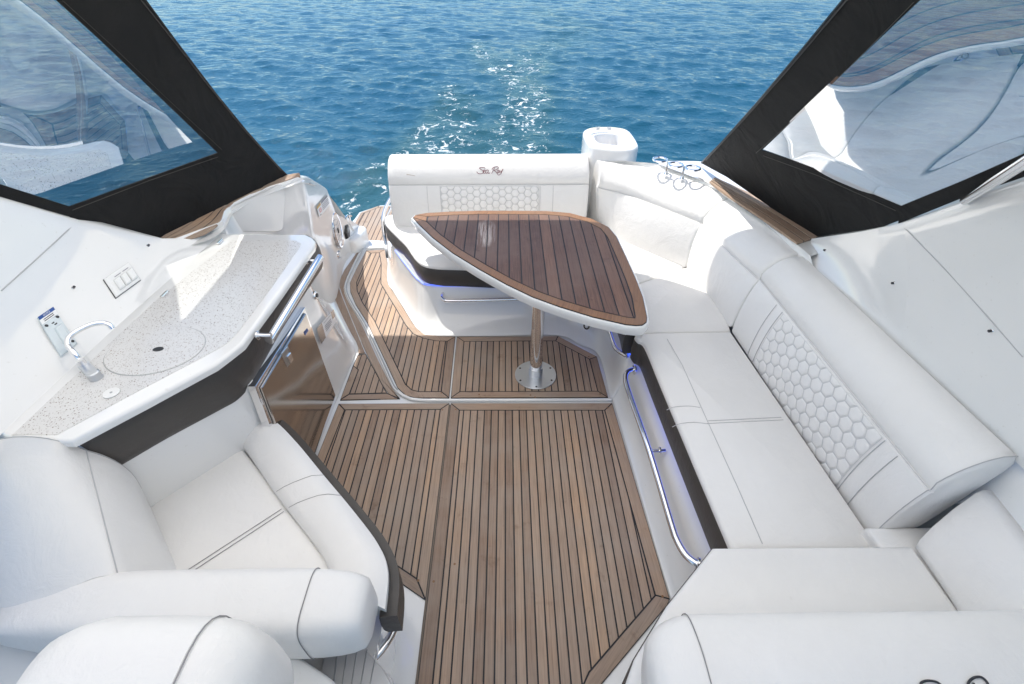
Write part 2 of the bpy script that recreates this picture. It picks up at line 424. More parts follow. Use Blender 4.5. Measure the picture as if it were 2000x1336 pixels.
# ---------- planked deck panels: margin boards, planks, recessed caulk
GAP = 0.0068
def board(parent, poly, z0, z1, axis, mat=None, name='plank', bev=0.0012):
    poly = dedupe(ccw(poly))
    if len(poly) < 3 or abs(area2(poly)) < 0.0004: return None
    b = MB(); b.prism(poly, z0, z1, bev, 1)
    return b.build(name, mat or TEAK, parent, 30, None, axis)
def plank_panel(root, poly, rim, pitch, z=0.0, phase=0.0, th=0.012, mat=None, rimmat=None, split=25, gap=GAP, clean=None):
    poly = dedupe(ccw(poly)); mat = mat or TEAK; rimmat = rimmat or mat
    cb = MB(); cb.prism(inset(poly, 0.001), z - th - 0.004, z - 0.0022); cb.build('caulking', CAULK, root, 0)
    n = len(poly); inner = safe_inset(poly, rim)
    # margin boards: chains of edges broken at sharp corners
    brk = []
    for i in range(n):
        a, b, c = Vector(poly[i - 1]), Vector(poly[i]), Vector(poly[(i + 1) % n])
        if (b - a).angle(c - b) > R(split): brk.append(i)
    if not brk: brk = [0]
    for k in range(len(brk)):
        i0, i1 = brk[k], brk[(k + 1) % len(brk)]
        idx = [i0]
        while idx[-1] != i1 or len(idx) == 1: idx.append((idx[-1] + 1) % n)
        o = [poly[i] for i in idx]; q = [inner[i] for i in idx][::-1]
        ch = dedupe(o + q)
        bp = inset(ccw(ch), gap / 2)
        ax = Vector(o[-1]) - Vector(o[0])
        board(root, bp, z - th, z, (ax.x, ax.y), rimmat)
    field = dedupe(safe_inset(poly, rim + gap / 2), .002)
    x0 = min(p[0] for p in field); x1 = max(p[0] for p in field)
    k = math.floor((x0 - phase) / pitch)
    while phase + k * pitch < x1:
        a, b = phase + k * pitch + gap / 2, phase + (k + 1) * pitch - gap / 2
        q = clip_half(clip_half(field, 1, 0, a), -1, 0, -b)
        if len(q) >= 3: board(root, q, z - th, z + random.uniform(-.0004, .0004), (0, 1), mat)
        k += 1
def ribbon_boards(root, inner, outer, n, z, th=0.02, mat=None, N=24, end=True):
    """boards following a curved deck edge between two polylines"""
    I, O = resample(inner, N), resample(outer, N)
    for k in range(n):
        t0, t1 = k / n, (k + 1) / n
        A = [I[i].lerp(O[i], t0) for i in range(N)]; B = [I[i].lerp(O[i], t1) for i in range(N)]
        poly = [(p.x, p.y) for p in A] + [(p.x, p.y) for p in B[::-1]]
        d = I[-1] - I[0]
        board(root, inset(ccw(dedupe(poly)), 0.004), z - th, z, (d.x, d.y), mat)
    poly = [(p.x, p.y) for p in I] + [(p.x, p.y) for p in O[::-1]]
    cb = MB(); cb.prism(inset(ccw(dedupe(poly)), 0.005), z - th - 0.002, z - 0.003); cb.build('caulking', CAULK, root, 0)

# ================================================================== SETTING
# ---- water: ripples as real relief, finer towards the boat
WZ = -0.62
def build_water():
    rs = [2.5]
    while rs[-1] < 3500: rs.append(rs[-1] * (1.0062 if rs[-1] < 120 else 1.03))
    rs = np.array(rs)
    th = np.concatenate([np.linspace(-66, 66, 620), np.linspace(66, 294, 60)[1:-1]]) * math.pi / 180
    Rr, T = np.meshgrid(rs, th, indexing='ij'); X = Rr * np.sin(T); Y = Rr * np.cos(T)
    rng = np.random.RandomState(11); Z = np.zeros_like(X); DX = np.zeros_like(X); DY = np.zeros_like(X)
    cell = np.maximum(Rr * 0.0062, Rr * 0.0038)
    arm = np.exp(-((X - 0.35 - 0.01 * Y) / (0.9 + 0.02 * Y)) ** 2)
    calm = 1 - 0.45 * arm * np.clip(1 - Y / 60, 0, 1)
    for lam0, num, slope in ((5.5, 8, .012), (2.4, 12, .024), (1.2, 22, .050), (.66, 34, .080), (.36, 40, .090)):
        for i in range(num):
            lam = lam0 * rng.uniform(.72, 1.4); ang = rng.normal(0.25, .62); k = 2 * math.pi / lam
            kx, ky = k * math.sin(ang), k * math.cos(ang); a = slope / math.sqrt(num) * 1.5 / k
            att = np.clip((lam / (2.6 * cell)) - 0.6, 0, 1) * calm
            ph = kx * X + ky * Y + rng.uniform(0, 6.28)
            s, c = np.sin(ph), np.cos(ph); Z += a * att * c; DX -= 0.9 * a * att * kx / k * s; DY -= 0.9 * a * att * ky / k * s
    # prop wash: round boils and short chop astern
    wash = np.exp(-((X - 0.2) / (1.3 + 0.03 * Y)) ** 2) * np.exp(-np.clip(Y - 5, 0, None) / 9.0) * (Y > 0)
    for i in range(30):
        lam = rng.uniform(.3, 1.1); ang = rng.uniform(0, 6.28); k = 2 * math.pi / lam
        Z += wash * 0.05 / k * np.cos(k * (math.sin(ang) * X + math.cos(ang) * Y) + rng.uniform(0, 6.28)) * np.clip(lam / (2.6 * cell) - .6, 0, 1)
    X2, Y2, Z2 = X + DX, Y + DY, WZ + Z
    # wake strength for the foam flecks: two arms of a narrow V, crossing and spreading, plus a froth patch behind the transom
    yy = np.clip(Y, 0.1, None); W = np.zeros_like(X)
    def line(pts, wid, amp):
        py = [p[1] for p in pts]; px = [p[0] for p in pts]
        cx = np.interp(yy, py, px); on = (yy > py[0] - 1) & (yy < py[-1] + 2)
        return amp * np.exp(-((X - cx) / wid) ** 2) * on
    W += line([G2(*p, WZ) for p in ((880, 300), (915, 262), (960, 252))][:1] + [G2(905, 250, WZ), G2(900, 225, WZ)], .45, .9)
    W += line([G2(975, 300, WZ), G2(1010, 215, WZ), G2(1008, 170, WZ), G2(985, 140, WZ), G2(945, 115, WZ), G2(930, 100, WZ)], .45, 1.0)
    W += line([G2(1035, 300, WZ), G2(1060, 185, WZ), G2(1040, 150, WZ), G2(1060, 140, WZ)], .35, .85)
    W += line([G2(1010, 130, WZ), G2(1080, 85, WZ), G2(1140, 55, WZ), G2(1060, 20, WZ)], 1.1, .72)
    W += line([(-2.6, 4.2), G2(715, 380, WZ), G2(745, 340, WZ), G2(800, 285, WZ), G2(870, 200, WZ)], .35, .85)
    W += 0.55 * np.exp(-((X - 0.1) / 2.2) ** 2 - ((Y - 7.2) / 2.6) ** 2)
    W += 0.35 * np.exp(-((X - 0.4) / 2.6) ** 2) * np.exp(-np.clip(Y - 8, 0, None) / 14.0) * (Y > 4)
    W += 0.35 * np.exp(-((X + 2.0) / .8) ** 2 - ((Y - 6.8) / 1.6) ** 2)
    W = np.clip(W, 0, 1.1)
    nr, ntm = X.shape
    co = np.stack([X2, Y2, Z2], -1).reshape(-1, 3)
    i = np.arange(nr - 1)[:, None] * ntm; j = np.arange(ntm)[None, :]; jn = (j + 1) % ntm
    fa = np.stack([i + j, i + ntm + j, i + ntm + jn, i + jn], -1).reshape(-1, 4)
    me = bpy.data.meshes.new('water'); nv, nf = len(co), len(fa)
    me.vertices.add(nv); me.vertices.foreach_set('co', co.ravel().astype(np.float32))
    me.loops.add(nf * 4); me.loops.foreach_set('vertex_index', fa[:, ::-1].ravel().astype(np.int32))
    me.polygons.add(nf); me.polygons.foreach_set('loop_start', (np.arange(nf) * 4).astype(np.int32))
    me.update(calc_edges=True); me.shade_smooth()
    at = me.attributes.new('wake', 'FLOAT', 'POINT'); at.data.foreach_set('value', W.ravel().astype(np.float32))
    me.materials.append(WATER); me.validate()
    o = bpy.data.objects.new('water', me); COL.objects.link(o); o['kind'] = 'structure'
build_water()

# ---- cockpit floor liner and its teak panels
floor = thing('cockpit_floor', None, None, (0, 1.5, 0), kind='structure')
lb = MB(); lb.prism([(-1.62, -1.2), (1.5, -1.2), (1.5, 4.05), (-1.62, 4.45)], -0.10, -0.0085); lb.build('floor_liner', GEL, floor, 0)
PITCHM = 0.0442
main_right = GL([(880, 787), (1196, 787)], 0) + [G2(1309, 1170, 0)] + GL([(1304, 1182), (1176, 1336)], 0) + [(0.16, 0.30), (G2(880, 787, 0)[0], 0.30)]
plank_panel(floor, main_right, 0.062, PITCHM, 0, G2(987, 798, 0)[0])
tipL = [(G2(880, 787, 0)[0] - .006, G2(820, 1173, 0)[1])] + GL([(763, 1126)], 0)
main_left = [(G2(880, 787, 0)[0] - .006, G2(880, 787, 0)[1])] + tipL + [(-0.86, 1.02), (-1.135, 1.30)] + GL([(616, 899), (661, 788)], 0)
plank_panel(floor, main_left, 0.055, PITCHM, 0, G2(864, 798, 0)[0])
xj = G2(880, 787, 0)[0] - .003
cb = MB(); cb.prism([(xj - .006, .3), (xj + .006, .3), (xj + .006, 2.155), (xj - .006, 2.155)], -.02, -.0035); cb.build('joint_sealant', make_simple('aged_sealant', (.17, .135, .105), .7), floor, 0)
aft_right = GL([(892, 657), (1090, 656), (1166, 696), (1188, 776), (880, 777)], 0)
plank_panel(floor, aft_right, 0.058, PITCHM, 0, G2(987, 798, 0)[0])
walk = GL([(877.5, 777), (812, 777), (792, 772), (776, 757), (757, 716), (717, 630), (694, 594), (684, 570), (683, 552), (696, 524), (715, 489),
           (752, 487), (757, 513), (757, 551), (766, 566), (790, 604), (806, 630), (819, 645), (836, 652), (856, 656), (889.5, 657)], 0)
plank_panel(floor, walk, 0.058, PITCHM, 0, G2(864, 798, 0)[0], split=33)
Lf = [G(x, y, 0) for x, y in ((688, 487), (670, 515), (651, 548), (646, 562), (662, 604), (682, 645), (697, 672), (699, 691))]
Sm = [G(x, y, 0) for x, y in ((694, 487.5), (678, 515), (663, 548), (664, 565), (679, 604), (700, 655), (714, 689))]
Rt = [G(x, y, 0) for x, y in ((703, 488), (686, 522), (673, 553), (674, 574), (687, 600), (709, 637), (738, 700), (771, 764), (781, 778))]
Sm2 = Sm + [G(734, 728, 0), G(756, 768, 0), G(781, 778.5, 0)]
ribbon_boards(floor, catmull(Lf, 3), catmull(Sm, 3), 1, 0.0, 0.012); ribbon_boards(floor, catmull(Sm2, 3), catmull(Rt, 3), 1, 0.0, 0.012)
tri = GL([(683, 769.5), (755, 767), (734, 729), (714, 691), (700, 693), (697, 700), (690, 714)], 0)
cb = MB(); cb.prism(GL([(664, 781), (781, 778), (756, 767), (714, 690), (699, 692), (689, 714)], 0), -.016, -.0022); cb.build('caulking', CAULK, floor, 0)
board(floor, inset(ccw(GL([(664, 781), (779, 779), (756, 768), (682, 770)], 0)), .003), -.012, 0, (1, 0))
board(floor, inset(ccw(GL([(664, 780), (682, 769), (700, 722), (690, 714)], 0)), .003), -.012, 0, (0, 1))
tq = inset(ccw(GL([(683, 769), (755, 767), (714, 691), (699, 694), (690, 714), (700, 722)], 0)), .003)
for k in range(-40, 0):
    a_, b__ = k * PITCHM + .003, (k + 1) * PITCHM - .003
    q = clip_half(clip_half(tq, 1, 0, a_), -1, 0, -b__)
    if len(q) > 2: board(floor, q, -.012, 0, (0, 1))
# grey channel between the side strip and the walkway, white lip across the cockpit
ch = [G(x, y, 0.004) for x, y in ((709, 487), (691, 523), (677, 554), (677, 572), (690, 599), (712, 634), (747, 708), (766, 750), (776, 764), (792, 775), (815, 781), (877, 782), (1195, 781))]
cb = MB(); cb.tube(catmull(ch, 4), 0.011, 8); cb.build('drain_lip', GEL, floor)
cb = MB(); cb.tube([p + Vector((.004, 0, .0085)) for p in catmull(ch[:9], 4)], 0.005, 6); cb.build('drain_channel', GREYP, floor)
# small teak plugs over the screws in the margins
pl = MB()
for x, y in ((1187, 797), (1172, 770), (1150, 697), (890, 800), (864, 801), (888, 1102), (862, 768), (1036, 772), (817, 1134), (847, 1136), (1294, 1165), (936, 771), (1045, 776)):
    pl.cyl(G(x, y, -0.002), (0, 0, 1), 0.006, 0.0026, 8)
o = pl.build('screw_plugs', RIMV, floor, 0, uvaxis=(0, 1)); o['kind'] = 'stuff'

# ---- swim platform
swim = thing('swim_platform', None, None, (-0.5, 4.9, -0.1), kind='structure')
SZ = -0.06
sp_out = [(-1.60, 4.36), (-1.0, 4.36), (1.55, 4.36), (1.6, 4.9), (1.45, 5.2), (1.2, 5.36), (-1.25, 5.42)] + GL([(742, 398), (700, 412), (690, 426)], SZ) + [(-1.78, 4.75)]
sb = MB(); sb.prism(sp_out, -0.32, SZ - 0.0125, 0.02, 3); sb.build('platform_moulding', GEL, swim)
sw_walk = [(-1.46, 4.38), (-0.96, 4.38), (-0.95, 5.33), (-1.25, 5.36)] + [G2(738, 402, SZ), G2(704, 415, SZ), G2(697, 427, SZ)] + [(-1.66, 4.72)]
plank_panel(swim, sw_walk, 0.04, 0.052, SZ, -1.2)
nb = MB(); a, b_ = G(716, 486, 0), G(753, 484, 0)
nb.prism([(a.x, a.y - .01), (b_.x, b_.y - .01), (b_.x, b_.y + .035), (a.x, a.y + .035)], -0.1, 0.012, .005, 2); nb.build('step_nosing', GEL, swim)

# ---- hull: topsides, gunwale cap, inner walls
GZ = 1.08
hull = thing('hull', None, None, (0, 2, 0), kind='structure')
gunR = [(0.75, 4.30), G2(1250, 316, 1.03), G2(1372, 318, GZ), G2(1452, 362, GZ), G2(1565, 418, GZ), G2(1625, 458, GZ), (1.93, 1.6), (2.0, 0.6), (2.0, -1.5)]
for sgn, nm in ((1, 'R'), (-1, 'L')):
    pts = gunR if sgn > 0 else [(-1.46, 4.25), G2(637, 362, .76), G2(586, 335, GZ), G2(514, 350, GZ), G2(400, 400, GZ), G2(312, 458, GZ), (-2.05, 1.6), (-2.1, 0.6), (-2.1, -1.5)]
    zs = [.78, .90, .97, .98, .99, 1.0, 1.0, 1.0, 1.0] if sgn > 0 else [.18, .68, 1.0, 1.0, 1.0, 1.0, 1.0, 1.0, 1.0]
    C = catmull([Vector((p[0], p[1], z)) for p, z in zip(pts, zs)], 4)
    rows = []
    for p in C:
        o_ = Vector((sgn, 0.12, 0)).normalized()
        rows.append([p, p + o_ * .05 - Vector((0, 0, .015)), p + o_ * .075 - Vector((0, 0, .06)), Vector((p.x, p.y, 0)) * .98 + o_ * .04, Vector((p.x * .93, p.y, WZ - .3))])
    hb = MB(); hb.loft(rows if sgn < 0 else [r[::-1] for r in rows], False); hb.build('topside', GEL, hull, 60)

def cap_between(name, inner, outer, mat, parent, N=40, sag=0.0):
    I, O = resample(inner, N), resample(outer, N); rows = []
    for a, b in zip(I, O): rows.append([a.lerp(b, t) + Vector((0, 0, sag * math.sin(math.pi * t))) for t in (0, .25, .5, .75, 1)])
    b = MB(); b.loft(rows, False)
    o = b.build(name, mat, parent, 60)
    n = sum((p.normal.z for p in o.data.polygons))
    if n < 0: o.data.flip_normals()
    return o

# left inner wall, aft of the counter
Lin = [G(x, y, 1.06) for x, y in ((345, 470), (400, 454), (430, 431), (448, 402), (508, 371), (556, 353), (587, 342))]
lw_top = [Lin[2] + Vector((.0, -.02, -.05)), Lin[2]] + Lin[3:] + [VX(603, 344, -1.44), VX(637, 365, -1.46), VX(647, 393, -1.47), VX(656, 416, -1.475), VX(672, 423, -1.475), VX(692, 432, -1.47), VX(712, 447, -1.45)]
lw = thing('cockpit_wall', 'glossy white inner wall beside the walk-through to the swim platform', 'wall', (-1.5, 3.3, 0))
rows = []
def bot_x(y): return float(np.interp(y, [2.4, 3.0, 3.4, 3.75, 4.3], [-1.62, -1.56, -1.535, -1.535, -1.475]))
for p in resample(lw_top, 46):
    bt = Vector((bot_x(p.y), p.y, -.02))
    rows.append([p + Vector((-.06, 0, -.08)), p + Vector((-.05, 0, -.02)), p + Vector((-.035, 0, -.003)), p + Vector((-.012, 0, 0)), p + Vector((0, 0, -.014))] + [p.lerp(bt, t) for t in (.2, .5, .8, .93)] + [bt + Vector((.02, 0, .035)), bt + Vector((.05, 0, .012))])
b = MB(); b.loft(rows, False); b.build('wall_moulding', GEL, lw, 35)
eb = MB(); eb.prism(fillet([(-1.62, 4.10), (-1.455, 4.12), (-1.40, 4.24), (-1.375, 4.36), (-1.40, 4.44), (-1.62, 4.46)], .04), -0.1, .15, .04, 4); eb.build('end_moulding', GEL, lw)
# raised recess panel between counter and teak
rp = [(440, 425), (452, 405), (512, 380), (545, 365), (551, 385), (548, 450), (452, 452)]
wall_me = [o for o in lw.children if o.name.startswith('wall_moulding')][0].data
from mathutils.bvhtree import BVHTree
_bw = BVHTree.FromPolygons([v.co.copy() for v in wall_me.vertices], [list(f.vertices) for f in wall_me.polygons])
rp = fillet([(441, 424), (452, 404), (512, 376), (549, 357), (556, 378), (552, 452), (446, 452)], 12, 4)
k_ = [_bw.ray_cast(Vector((0, 0, EYE)), ray(x, y).normalized())[0] for x, y in ((455, 410), (540, 368), (500, 445))]
pn = (k_[1] - k_[0]).cross(k_[2] - k_[0]).normalized(); pn = pn if pn.x > 0 else -pn
rpp = [on_plane(x, y, k_[0] + pn * .004, pn) for x, y in rp]
n_ = pn; b = MB(); cen = sum(rpp, Vector()) / len(rpp)
rr = [b.ring([p - n_ * .015 for p in rpp]), b.ring([p + n_ * .006 for p in rpp]), b.ring([cen + (p - cen) * .975 + n_ * .012 for p in rpp]), b.ring([cen + (p - cen) * .94 + n_ * .012 for p in rpp])]
for q0_, q1_ in zip(rr, rr[1:]): b.bridge(q0_, q1_)
b.face(rr[-1]); b.build('recess_panel', GEL, lw, 50)

# gunwale teak, both sides
Lout = [G(x, y, 1.06) for x, y in ((312, 464), (400, 405), (460, 375), (514, 354), (560, 341), (586, 337))]
Rin = [G(x, y, 1.012) for x, y in ((1385, 354), (1407, 372), (1445, 398), (1488, 426), (1557, 475))]
Rout = [G(x, y, 1.012) for x, y in ((1396, 345), (1452, 370), (1497, 390), (1565, 426), (1614, 458))]
sd_l = thing('side_deck', None, None, (-1.7, 3.0, 1.0), kind='structure')
ribbon_boards(sd_l, catmull(Lin, 4), catmull(Lout, 4), 4, 1.06, 0.014)
cap_between('deck_moulding', [p + Vector((.03, -.02, -.032)) for p in catmull(Lin, 4)], [p + Vector((-.12, .05, -.035)) for p in catmull(Lout, 4)], GEL, sd_l)
sd_r = thing('side_deck', None, None, (1.6, 3.0, 1.0), kind='structure')
ribbon_boards(sd_r, catmull(Rin, 4), catmull(Rout, 4), 4, 1.012, 0.012)

# ---- coamings that rise forward towards the windscreen, each with a panel joint
ZC = 1.0
def coaming(sgn, label, low, high, joint, loc):
    t = thing('coaming', label, 'coaming', loc)
    N = 30; A, Bq = resample(low, N), resample(high, N)
    jl, jh = joint
    i_s = max(range(N), key=lambda i: -(Bq[i] - high[1]).length) if sgn < 0 else -2
    def piece(i0, i1, name, off):
        rows = []
        for i in range(i0, i1 + 1):
            a, c = A[i], Bq[i]; kk = min(1, max(.12, (i - i_s - 1) / 2)); rows.append([a.lerp(c, s) + Vector((sgn * .03 * math.sin(math.pi * s), 0, 0)) + Vector((-sgn * off, 0, 0)) for s in (0, .12, .3, .5, .7, .88, .97)] + [c + Vector((sgn * .03 * kk, 0, .012 * kk)), c + Vector((sgn * .10 * kk, 0, -.02 * (1 - kk))), c + Vector((sgn * .16 * kk, 0, -.3))])
        b = MB(); b.loft(rows if sgn > 0 else [r for r in rows], False); b.build(name, GEL, t, 60)
    piece(0, joint[0], 'panel', 0); piece(joint[0], N - 1, 'panel', 0)
    return t, A, Bq
lowL = [G(437, 452, ZC), G(225, 640, ZC), G(10, 840, ZC), Vector((-1.72, .4, 1.0)), Vector((-1.72, -1.2, 1.0))]
LA, LB = G(560, 341, 1.06), G(313, 462, 1.06); LC = Vector((0, 0, EYE)) + ray(200, 0) * 2.04
RA, RB = G(1372, 318, 1.04), G(1610, 462, 1.04); RC = Vector((0, 0, EYE)) + ray(1740, 0) * 1.45
LN = (LB - LA).cross(LC - LA).normalized(); RN = (RB - RA).cross(RC - RA).normalized()
P2 = on_plane(157, 424, LA, LN); P3 = on_plane(0, 374, LA, LN)
print('coaming pts', P2, P3)
highL = [G(437, 432, 1.06), G(333, 470, 1.07), (G(333, 470, 1.07) + P2) / 2 + Vector((0, 0, .0)), P2, P3, P3 + (P3 - P2) * 1.2, P3 + (P3 - P2) * 3.2]
coL, cA, cB = coaming(-1, 'tall glossy white coaming panel behind the wet bar counter', lowL, highL, (13, 0), (-1.8, 1.6, 1.0))
Q1 = G(1608, 466, 1.04); Q2 = on_plane(1752, 431, RA, RN); Q3 = on_plane(2000, 337, RA, RN); print('right', Q2, Q3)

# ---- bench and sofa --------------------------------------------------------------------------
OUT = lambda x, y: Vector((x, y, 0)).normalized()
def lowprof(B, C, o, t):
    n = (-o * .75 + Vector((0, 0, .6))).normalized()
    return B.lerp(C, t) + n * (0.022 * math.sin(math.pi * t) ** .8)
def profile(B, C, T, o, bul=.045):
    n2 = (-o * .55 + Vector((0, 0, .8))).normalized(); pts = []
    for k in range(7): pts.append(lowprof(B, C, o, k / 6 * .985))
    pts.append(C + o * .010)
    for k in range(1, 9):
        t = k / 9; pts.append(C.lerp(T, t) + n2 * (bul * math.sin(math.pi * min(1, t * .96 + .02)) ** .62))
    pts.append(T + o * .012 + Vector((0, 0, .002))); pts.append(T + o * .03 + Vector((0, 0, -.035)))
    pts.append(B.lerp(T, .42) + o * .085 + Vector((0, 0, -.05))); pts.append(B + o * .12 + Vector((0, 0, -.03)))
    return pts
def shrink(pts, k, off):
    c = sum(pts, Vector()) / len(pts); return [c + (p - c) * k + off for p in pts]
def backrest(parent, stations, name='backrest', n=8, bul=.045, r=.016):
    Bs = catmull([s[0] for s in stations], n); Cs = catmull([s[1] for s in stations], n); Ts = catmull([s[2] for s in stations], n); Os = catmull([s[3] for s in stations], n)
    rows = [profile(a, c, t, o.normalized(), bul) for a, c, t, o in zip(Bs, Cs, Ts, Os)]
    d0 = (Bs[1] - Bs[0]).normalized(); d1 = (Bs[-1] - Bs[-2]).normalized()
    full0, full1 = rows[0], rows[-1]
    rows[0] = shrink(full0, 1, d0 * r); rows[-1] = shrink(full1, 1, -d1 * r)
    rows = [shrink(full0, .86, d0 * -.004), shrink(full0, .93, d0 * .001), shrink(full0, .975, d0 * r * .45)] + rows + [shrink(full1, .975, -d1 * r * .45), shrink(full1, .93, d1 * -.001), shrink(full1, .86, d1 * .004)]
    b = MB(); b.loft(rows, True, True, True); o = b.build(name, VIN, parent, 50)
    m = o.data
    # make normals consistent (outside)
    import bmesh
    bm = bmesh.new(); bm.from_mesh(m); bmesh.ops.recalc_face_normals(bm, faces=bm.faces); bm.to_mesh(m); bm.free()
    seam(o, [c + o_.normalized() * .004 + Vector((0, 0, .001)) for c, o_ in zip(Cs, Os)], .0020, GROOVE)
    return o, Bs, Cs, Ts, Os
def hex_field(parent, S, lu, lv, size, u0=0.0, v0=0.0, flat=True, lift=.0065, name='hex_pad'):
    """quilted hexagon pads on a patch S(u,v) (metres); size = across corners"""
    r = size / 2; cnt = 0
    du = 1.5 * r; dv = math.sqrt(3) * r
    def nrm(u, v):
        a = S(u + .004, v) - S(u - .004, v); c = S(u, v + .004) - S(u, v - .004); q = a.cross(c).normalized()
        return q if q.z > 0 or q.y < 0 else -q
    for i in range(int(lu / du) + 2):
        for j in range(int(lv / dv) + 2):
            cu, cv = u0 + i * du, v0 + j * dv + (dv / 2 if i % 2 else 0)
            poly = [(cu + .93 * r * math.cos(math.pi / 3 * k), cv + .93 * r * math.sin(math.pi / 3 * k)) for k in range(6)]
            poly = clip_half(clip_half(clip_half(clip_half(poly, 1, 0, .003), -1, 0, -(lu - .003)), 0, 1, .004), 0, -1, -(lv - .004))
            if len(poly) < 3 or abs(area2(poly)) < .0003: continue
            poly = dedupe(poly)
            if len(poly) < 3: continue
            cx = sum(p[0] for p in poly) / len(poly); cy_ = sum(p[1] for p in poly) / len(poly)
            b = MB(); rings = []
            for k, h in ((1.0, -.001), (.95, lift * .55), (.80, lift * .95), (.45, lift * 1.12)):
                rings.append(b.ring([S(cx + (p[0] - cx) * k, cy_ + (p[1] - cy_) * k) + nrm(p[0], p[1]) * h for p in poly]))
            for a, c in zip(rings, rings[1:]): b.bridge(a, c)
            b.face(rings[-1]); b.build(name, VIN, parent, 60); cnt += 1
    return cnt

ZS = 0.45
F0 = [G(x, y, 0.0) for x, y in ((757, 497), (757, 513), (757, 551), (771, 572), (790, 604), (806, 630), (819, 645), (845, 655), (960, 656), (1090, 655), (1130, 672), (1170, 694), (1192, 776), (1200, 790), (1253, 970), (1312, 1172))] + [Vector((.79, .4, 0))]
F1 = [G(x, y, 0.285) for x, y in ((763, 470), (766, 480), (778, 498), (790, 514), (800, 527), (810, 540), (820, 549), (843, 558), (950, 560))] + [Vector(p + (.285,)) for p in ((.36, 3.08), (.60, 2.97), (.725, 2.72), (.755, 2.32), (.80, 2.19), (.828, 1.65), (.862, .96), (.88, .4))]
F0c, F1c = catmull(F0, 5), catmull(F1, 5)
def base_piece(parent, i0, i1):
    rows = []
    for i in range(i0, i1 + 1):
        a, c = F0c[i], F1c[i]; a = Vector((a.x, a.y, 0))
        q = [a + Vector((0, 0, .0))]
        for t, z in (((.06, .004), (.22, .022), (.42, .055), (.58, .10), (.72, .16), (.86, .225), (.97, .272), (1.0, .288)) if i0 == 0 else ((.06, .004), (.22, .022), (.42, .055), (.60, .10), (.76, .16), (1.0, .222), (1.34, .262), (1.38, .288))):
            p = a.lerp(c, t); q.append(Vector((p.x, p.y, z)))
        q.append(Vector((c.x, c.y, .288)) + (c - a).normalized() * .05)
        rows.append(q)
    b = MB(); b.loft(rows, False); o = b.build('seat_base', GEL, parent, 60); return o
def led(parent, i0, i1, z=.291, back=0.002, mat=None):
    P = []
    for i in range(i0, i1 + 1):
        c, a = F1c[i], F0c[i]; d = Vector((c.x - a.x, c.y - a.y, 0)); d.normalize(); P.append(Vector((c.x, c.y, z)) - d * back)
    b = MB(); b.tube(P, .0065, 6); return b.build('light_strip', mat or LED, parent)
def skirt(parent, line, z0, z1, mat=None, inn=.06, name='skirt'):
    """outer face of a cushion front: line of points left to right"""
    rows = []
    for i, p in enumerate(line):
        a = line[max(i - 1, 0)]; c = line[min(i + 1, len(line) - 1)]; t = Vector((c[0] - a[0], c[1] - a[1], 0)).normalized(); nn = Vector((-t.y, t.x, 0))
        P = Vector((p[0], p[1], 0))
        rows.append([P + nn * inn + Vector((0, 0, z0)), P + nn * .008 + Vector((0, 0, z0)), P - nn * .003 + Vector((0, 0, z0 + .02)), P - nn * .007 + Vector((0, 0, (z0 + z1) / 2)), P - nn * .003 + Vector((0, 0, z1 - .008)), P + nn * .004 + Vector((0, 0, z1)), P + nn * inn + Vector((0, 0, z1))])
    b = MB(); b.loft(rows, True, True, True); o = b.build(name, mat or DARK, parent, 50)
    import bmesh
    bm = bmesh.new(); bm.from_mesh(o.data); bmesh.ops.recalc_face_normals(bm, faces=bm.faces); bm.to_mesh(o.data); bm.free()
    return o
def cushion(parent, poly, z0, z1, r=.02, name='seat_cushion', mat=None, crown=.006):
    poly = dedupe(ccw(poly), .004); b = MB(); rows = [[(p[0], p[1], z0) for p in poly], [(p[0], p[1], z1 - r) for p in poly]]
    for k in range(1, 6):
        a = k / 5 * math.pi / 2; q = inset(poly, r * (1 - math.cos(a))); rows.append([(p[0], p[1], z1 - r + r * math.sin(a) * (1 if k < 5 else 1)) for p in q])
    q = inset(poly, r + .012); rows.append([(p[0], p[1], z1 + crown) for p in q])
    rr = [b.ring(x) for x in rows]
    for a, c in zip(rr, rr[1:]): b.bridge(a, c)
    b.face(rr[-1]); b.face(rr[0][::-1]); return b.build(name, mat or VIN, parent, 50)

bench = thing('aft_bench', 'white bench seat across the stern with a scripted, honeycomb-quilted backrest', 'bench', (-.2, 3.5, 0))
SPL = 9 * 5
base_piece(bench, 0, SPL)
benchfront = [G2(x, y, ZS) for x, y in ((752, 425), (752, 436), (761, 448), (777, 464), (793, 480), (804, 496), (813, 508), (828, 519), (856, 524), (900, 525.5), (985, 529))] + [(.36, 3.03)]
bfc = [tuple(p)[:2] for p in catmull([Vector((p[0], p[1], 0)) for p in benchfront], 4)]
skirt(bench, bfc, .292, ZS - .006)
cushion(bench, [(p[0] , p[1]) for p in bfc] + [(.36, 3.80), (-.93, 3.80), (-.95, 4.06)], ZS - .02, ZS + .012, .018)
led(bench, 8, SPL)
bst = [(Vector((x, 3.745, .462)), Vector((x, 3.795, .80)), Vector((x, 3.955, .985)), Vector((0, 1, 0))) for x in (-.945, -.4, .1, .655)]
bb, *_ = backrest(bench, bst, 'backrest', 6, .040, .02)
